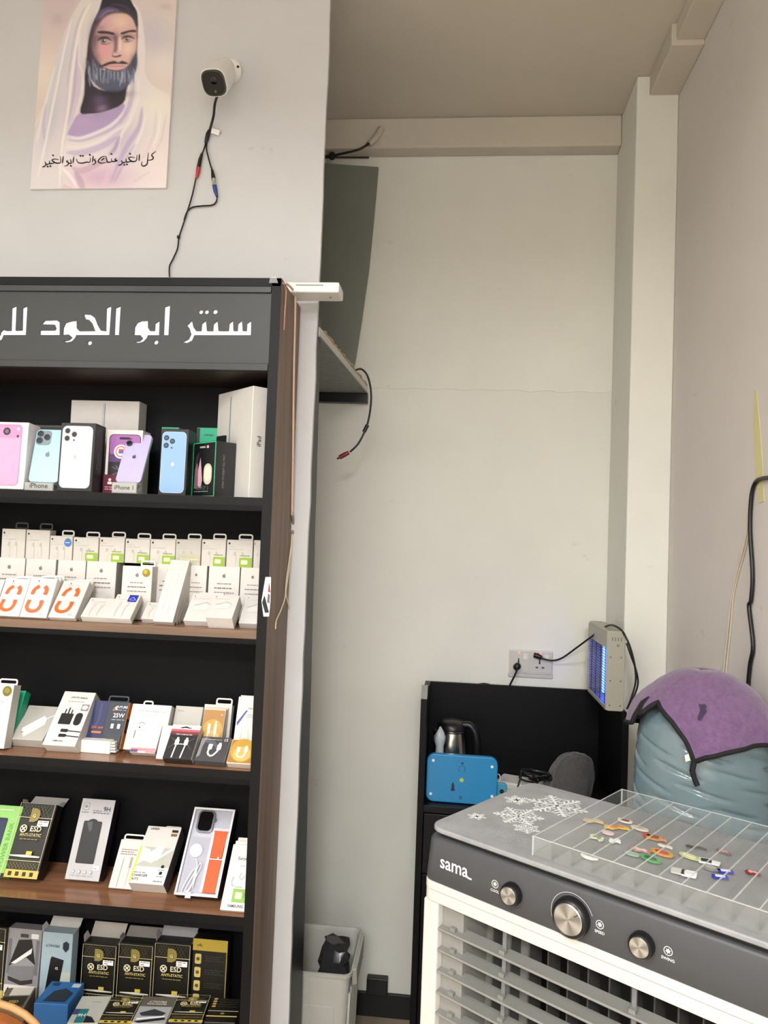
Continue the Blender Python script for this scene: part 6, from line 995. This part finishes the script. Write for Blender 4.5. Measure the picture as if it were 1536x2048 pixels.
MB().m(M('#0d0d0f', .4)).tube(smooth_path([UY(1082, 1316, BACK-.026), UY(1103, 1321, BACK-.03), UY(1124, 1316, BACK-.05), UY(1155, 1294, 2.48), UY(1182, 1274, 2.42), UY(1205, 1257, 2.34), UY(1222, 1250, 2.27), UY(1240, 1258, 2.215), UY(1252, 1275, 2.19), UY(1262, 1300, 2.185), UY(1270, 1335, 2.185), UY(1271, 1365, 2.185), UY(1262, 1398, 2.185), UY(1254, 1418, 2.19)]), .003, 8).build('cord', LC, smooth=60)
MB().m(M('#0d0d0f', .4)).tube(smooth_path([UY(1253, 1286, 2.20), UY(1262, 1312, 2.195), UY(1272, 1340, 2.195), UY(1276, 1365, 2.195), UY(1270, 1388, 2.195), UY(1258, 1412, 2.19)]), .0026, 8).build('cord_return', LC, smooth=60)
# ---------------------------------------------------------------- waste bin
bz = .44; q = [UZ(598, 1938, bz), UZ(700, 1950, bz), UZ(735, 1858, bz)]
x0, x1, y0, y1 = -.47, q[1].x, q[1].y, q[2].y
BN = thing('waste_bin', 'pale grey plastic waste bin behind the partition', 'bin', ((x0+x1)/2, (y0+y1)/2, 0)); PG = M('#b7b7b0', .45); cx, cy = (x1-x0)/2, (y1-y0)/2
def rr_(s, z, r=.02): return [Vector((p[0], p[1], z)) for p in rrect(-cx*s, -cy*s, cx*s, cy*s, r, 5)]
mb = MB().m(PG); mb.rings([rr_(.80, .002), rr_(.82, .004), rr_(.97, bz-.05), rr_(.98, bz-.012), rr_(1.03, bz-.01), rr_(1.04, bz), rr_(1.0, bz), rr_(.95, bz-.012), rr_(.78, .01)]); mb.build('body', BN, world=False, smooth=35)
for k in range(7):
    y = -cy*.8+k*cy*1.6/6; MB().m(PG).prism([(y-.004, .05), (y+.004, .05), (y+.005, bz-.06), (y-.005, bz-.06)], Vector((cx*.875, 0, 0)), Y_, Vector((.09*cx/.4, 0, 1)).normalized(), X_, .006).build('side_rib', BN, world=False)
MB().m(PG).prism([(-cx*.5, .06), (cx*.62, .06), (cx*.66, bz-.09), (-cx*.54, bz-.09)], Vector((0, -cy*.86, 0)), X_, Vector((0, -.09*cy/.4, 1)).normalized(), -Y_, .004).build('front_rib_panel', BN, world=False, bevel=.002)
MB().m(PG).prism([(-cy*.55, bz-.06), (cy*.55, bz-.06), (cy*.75, bz-.004), (-cy*.75, bz-.004)], Vector((cx*1.0, 0, 0)), Y_, Z_, Vector((.9, 0, .3)), .016).build('side_handle', BN, world=False, bevel=.004)
mb = MB().m(M('#3c3c3e', .22, .3)); rng = random.Random(4); g0 = Vector((cx*.45, -cy*.15, 0)); rs = []
for i in range(9):
    f = i/8; rs.append([Vector((g0.x+(.055*(1-.4*f))*(1+.25*rng.uniform(-1, 1))*math.cos(2*math.pi*j/16)+.01*f, g0.y+(.05*(1-.5*f))*(1+.25*rng.uniform(-1, 1))*math.sin(2*math.pi*j/16), .30+.175*f+rng.uniform(-.006, .006))) for j in range(16)])
TB = MB().m(M('#3c3c3e', .22, .3)); TB.rings([[_roots[BN.name] @ p for p in r] for r in rs]); TB.build('crumpled_bag', label='crumpled dark shiny bag lying in the waste bin', cat='bag', smooth=25)
# rubbish under the bag so that it rests on something
TB = MB().m(M('#8f8c86', .8)); TB.rings([[_roots[BN.name] @ p for p in r] for r in (rr_(.74, .0125), rr_(.80, .2), rr_(.74, .285), rr_(.4, .3))]); TB.build('bin_rubbish', label='grey rubbish filling the waste bin', cat='rubbish', smooth=30)
# ---------------------------------------------------------------- leather chair at the lower left
hx = UY(40, 2000, 1.2); CH = thing('leather_chair', 'tan leather chair with rounded back at the lower left', 'chair', (hx.x-.09, 1.02, 0)); LE = M('#9a5a2e', .35, kind='speck', scale=60); topz = hx.z-.02
ox = hx.x-(hx.x-.09)
def sup(w, h, n=40): return [(w*math.copysign(abs(math.cos(t))**.72, math.cos(t)), h*math.copysign(abs(math.sin(t))**.72, math.sin(t))) for t in [2*math.pi*i/n for i in range(n)]]
bc_ = Vector((0, .17, topz-.19))
mb = MB().m(LE); mb.rings([[bc_+Vector((p[0]*s, y, p[1]*s)) for p in sup(.155, .19)] for y, s in ((-.03, .5), (-.028, .9), (-.015, .985), (.01, 1), (.02, .985), (.028, .9), (.03, .5))]); mb.build('back_cushion', CH, world=False, smooth=60)
MB().m(M('#b98c5c', .6)).tube([bc_+Vector((p[0]*1.0, .03, p[1]*1.0)) for p in sup(.155, .19)+[sup(.155, .19)[0]]], .006, 8).build('piping', CH, world=False, smooth=60)
mb = MB().m(LE); mb.rings([[Vector((p[0]*s, -.03+p[1]*s, z)) for p in sup(.2, .19)] for z, s in ((.40, .6), (.405, .95), (.43, 1), (.455, .97), (.465, .6))]); mb.build('seat', CH, world=False, smooth=60)
for sx_ in (-1, 1):
    MB().m(M('#3a3a3c', .3, .8)).tube([(sx_*.12, .17, topz-.25), (sx_*.13, .165, .42), (sx_*.14, .17, 0)], .011, 10).build('rear_leg', CH, world=False, smooth=60)
    MB().m(M('#3a3a3c', .3, .8)).tube([(sx_*.13, -.16, .41), (sx_*.14, -.18, 0)], .011, 10).build('front_leg', CH, world=False, smooth=60)
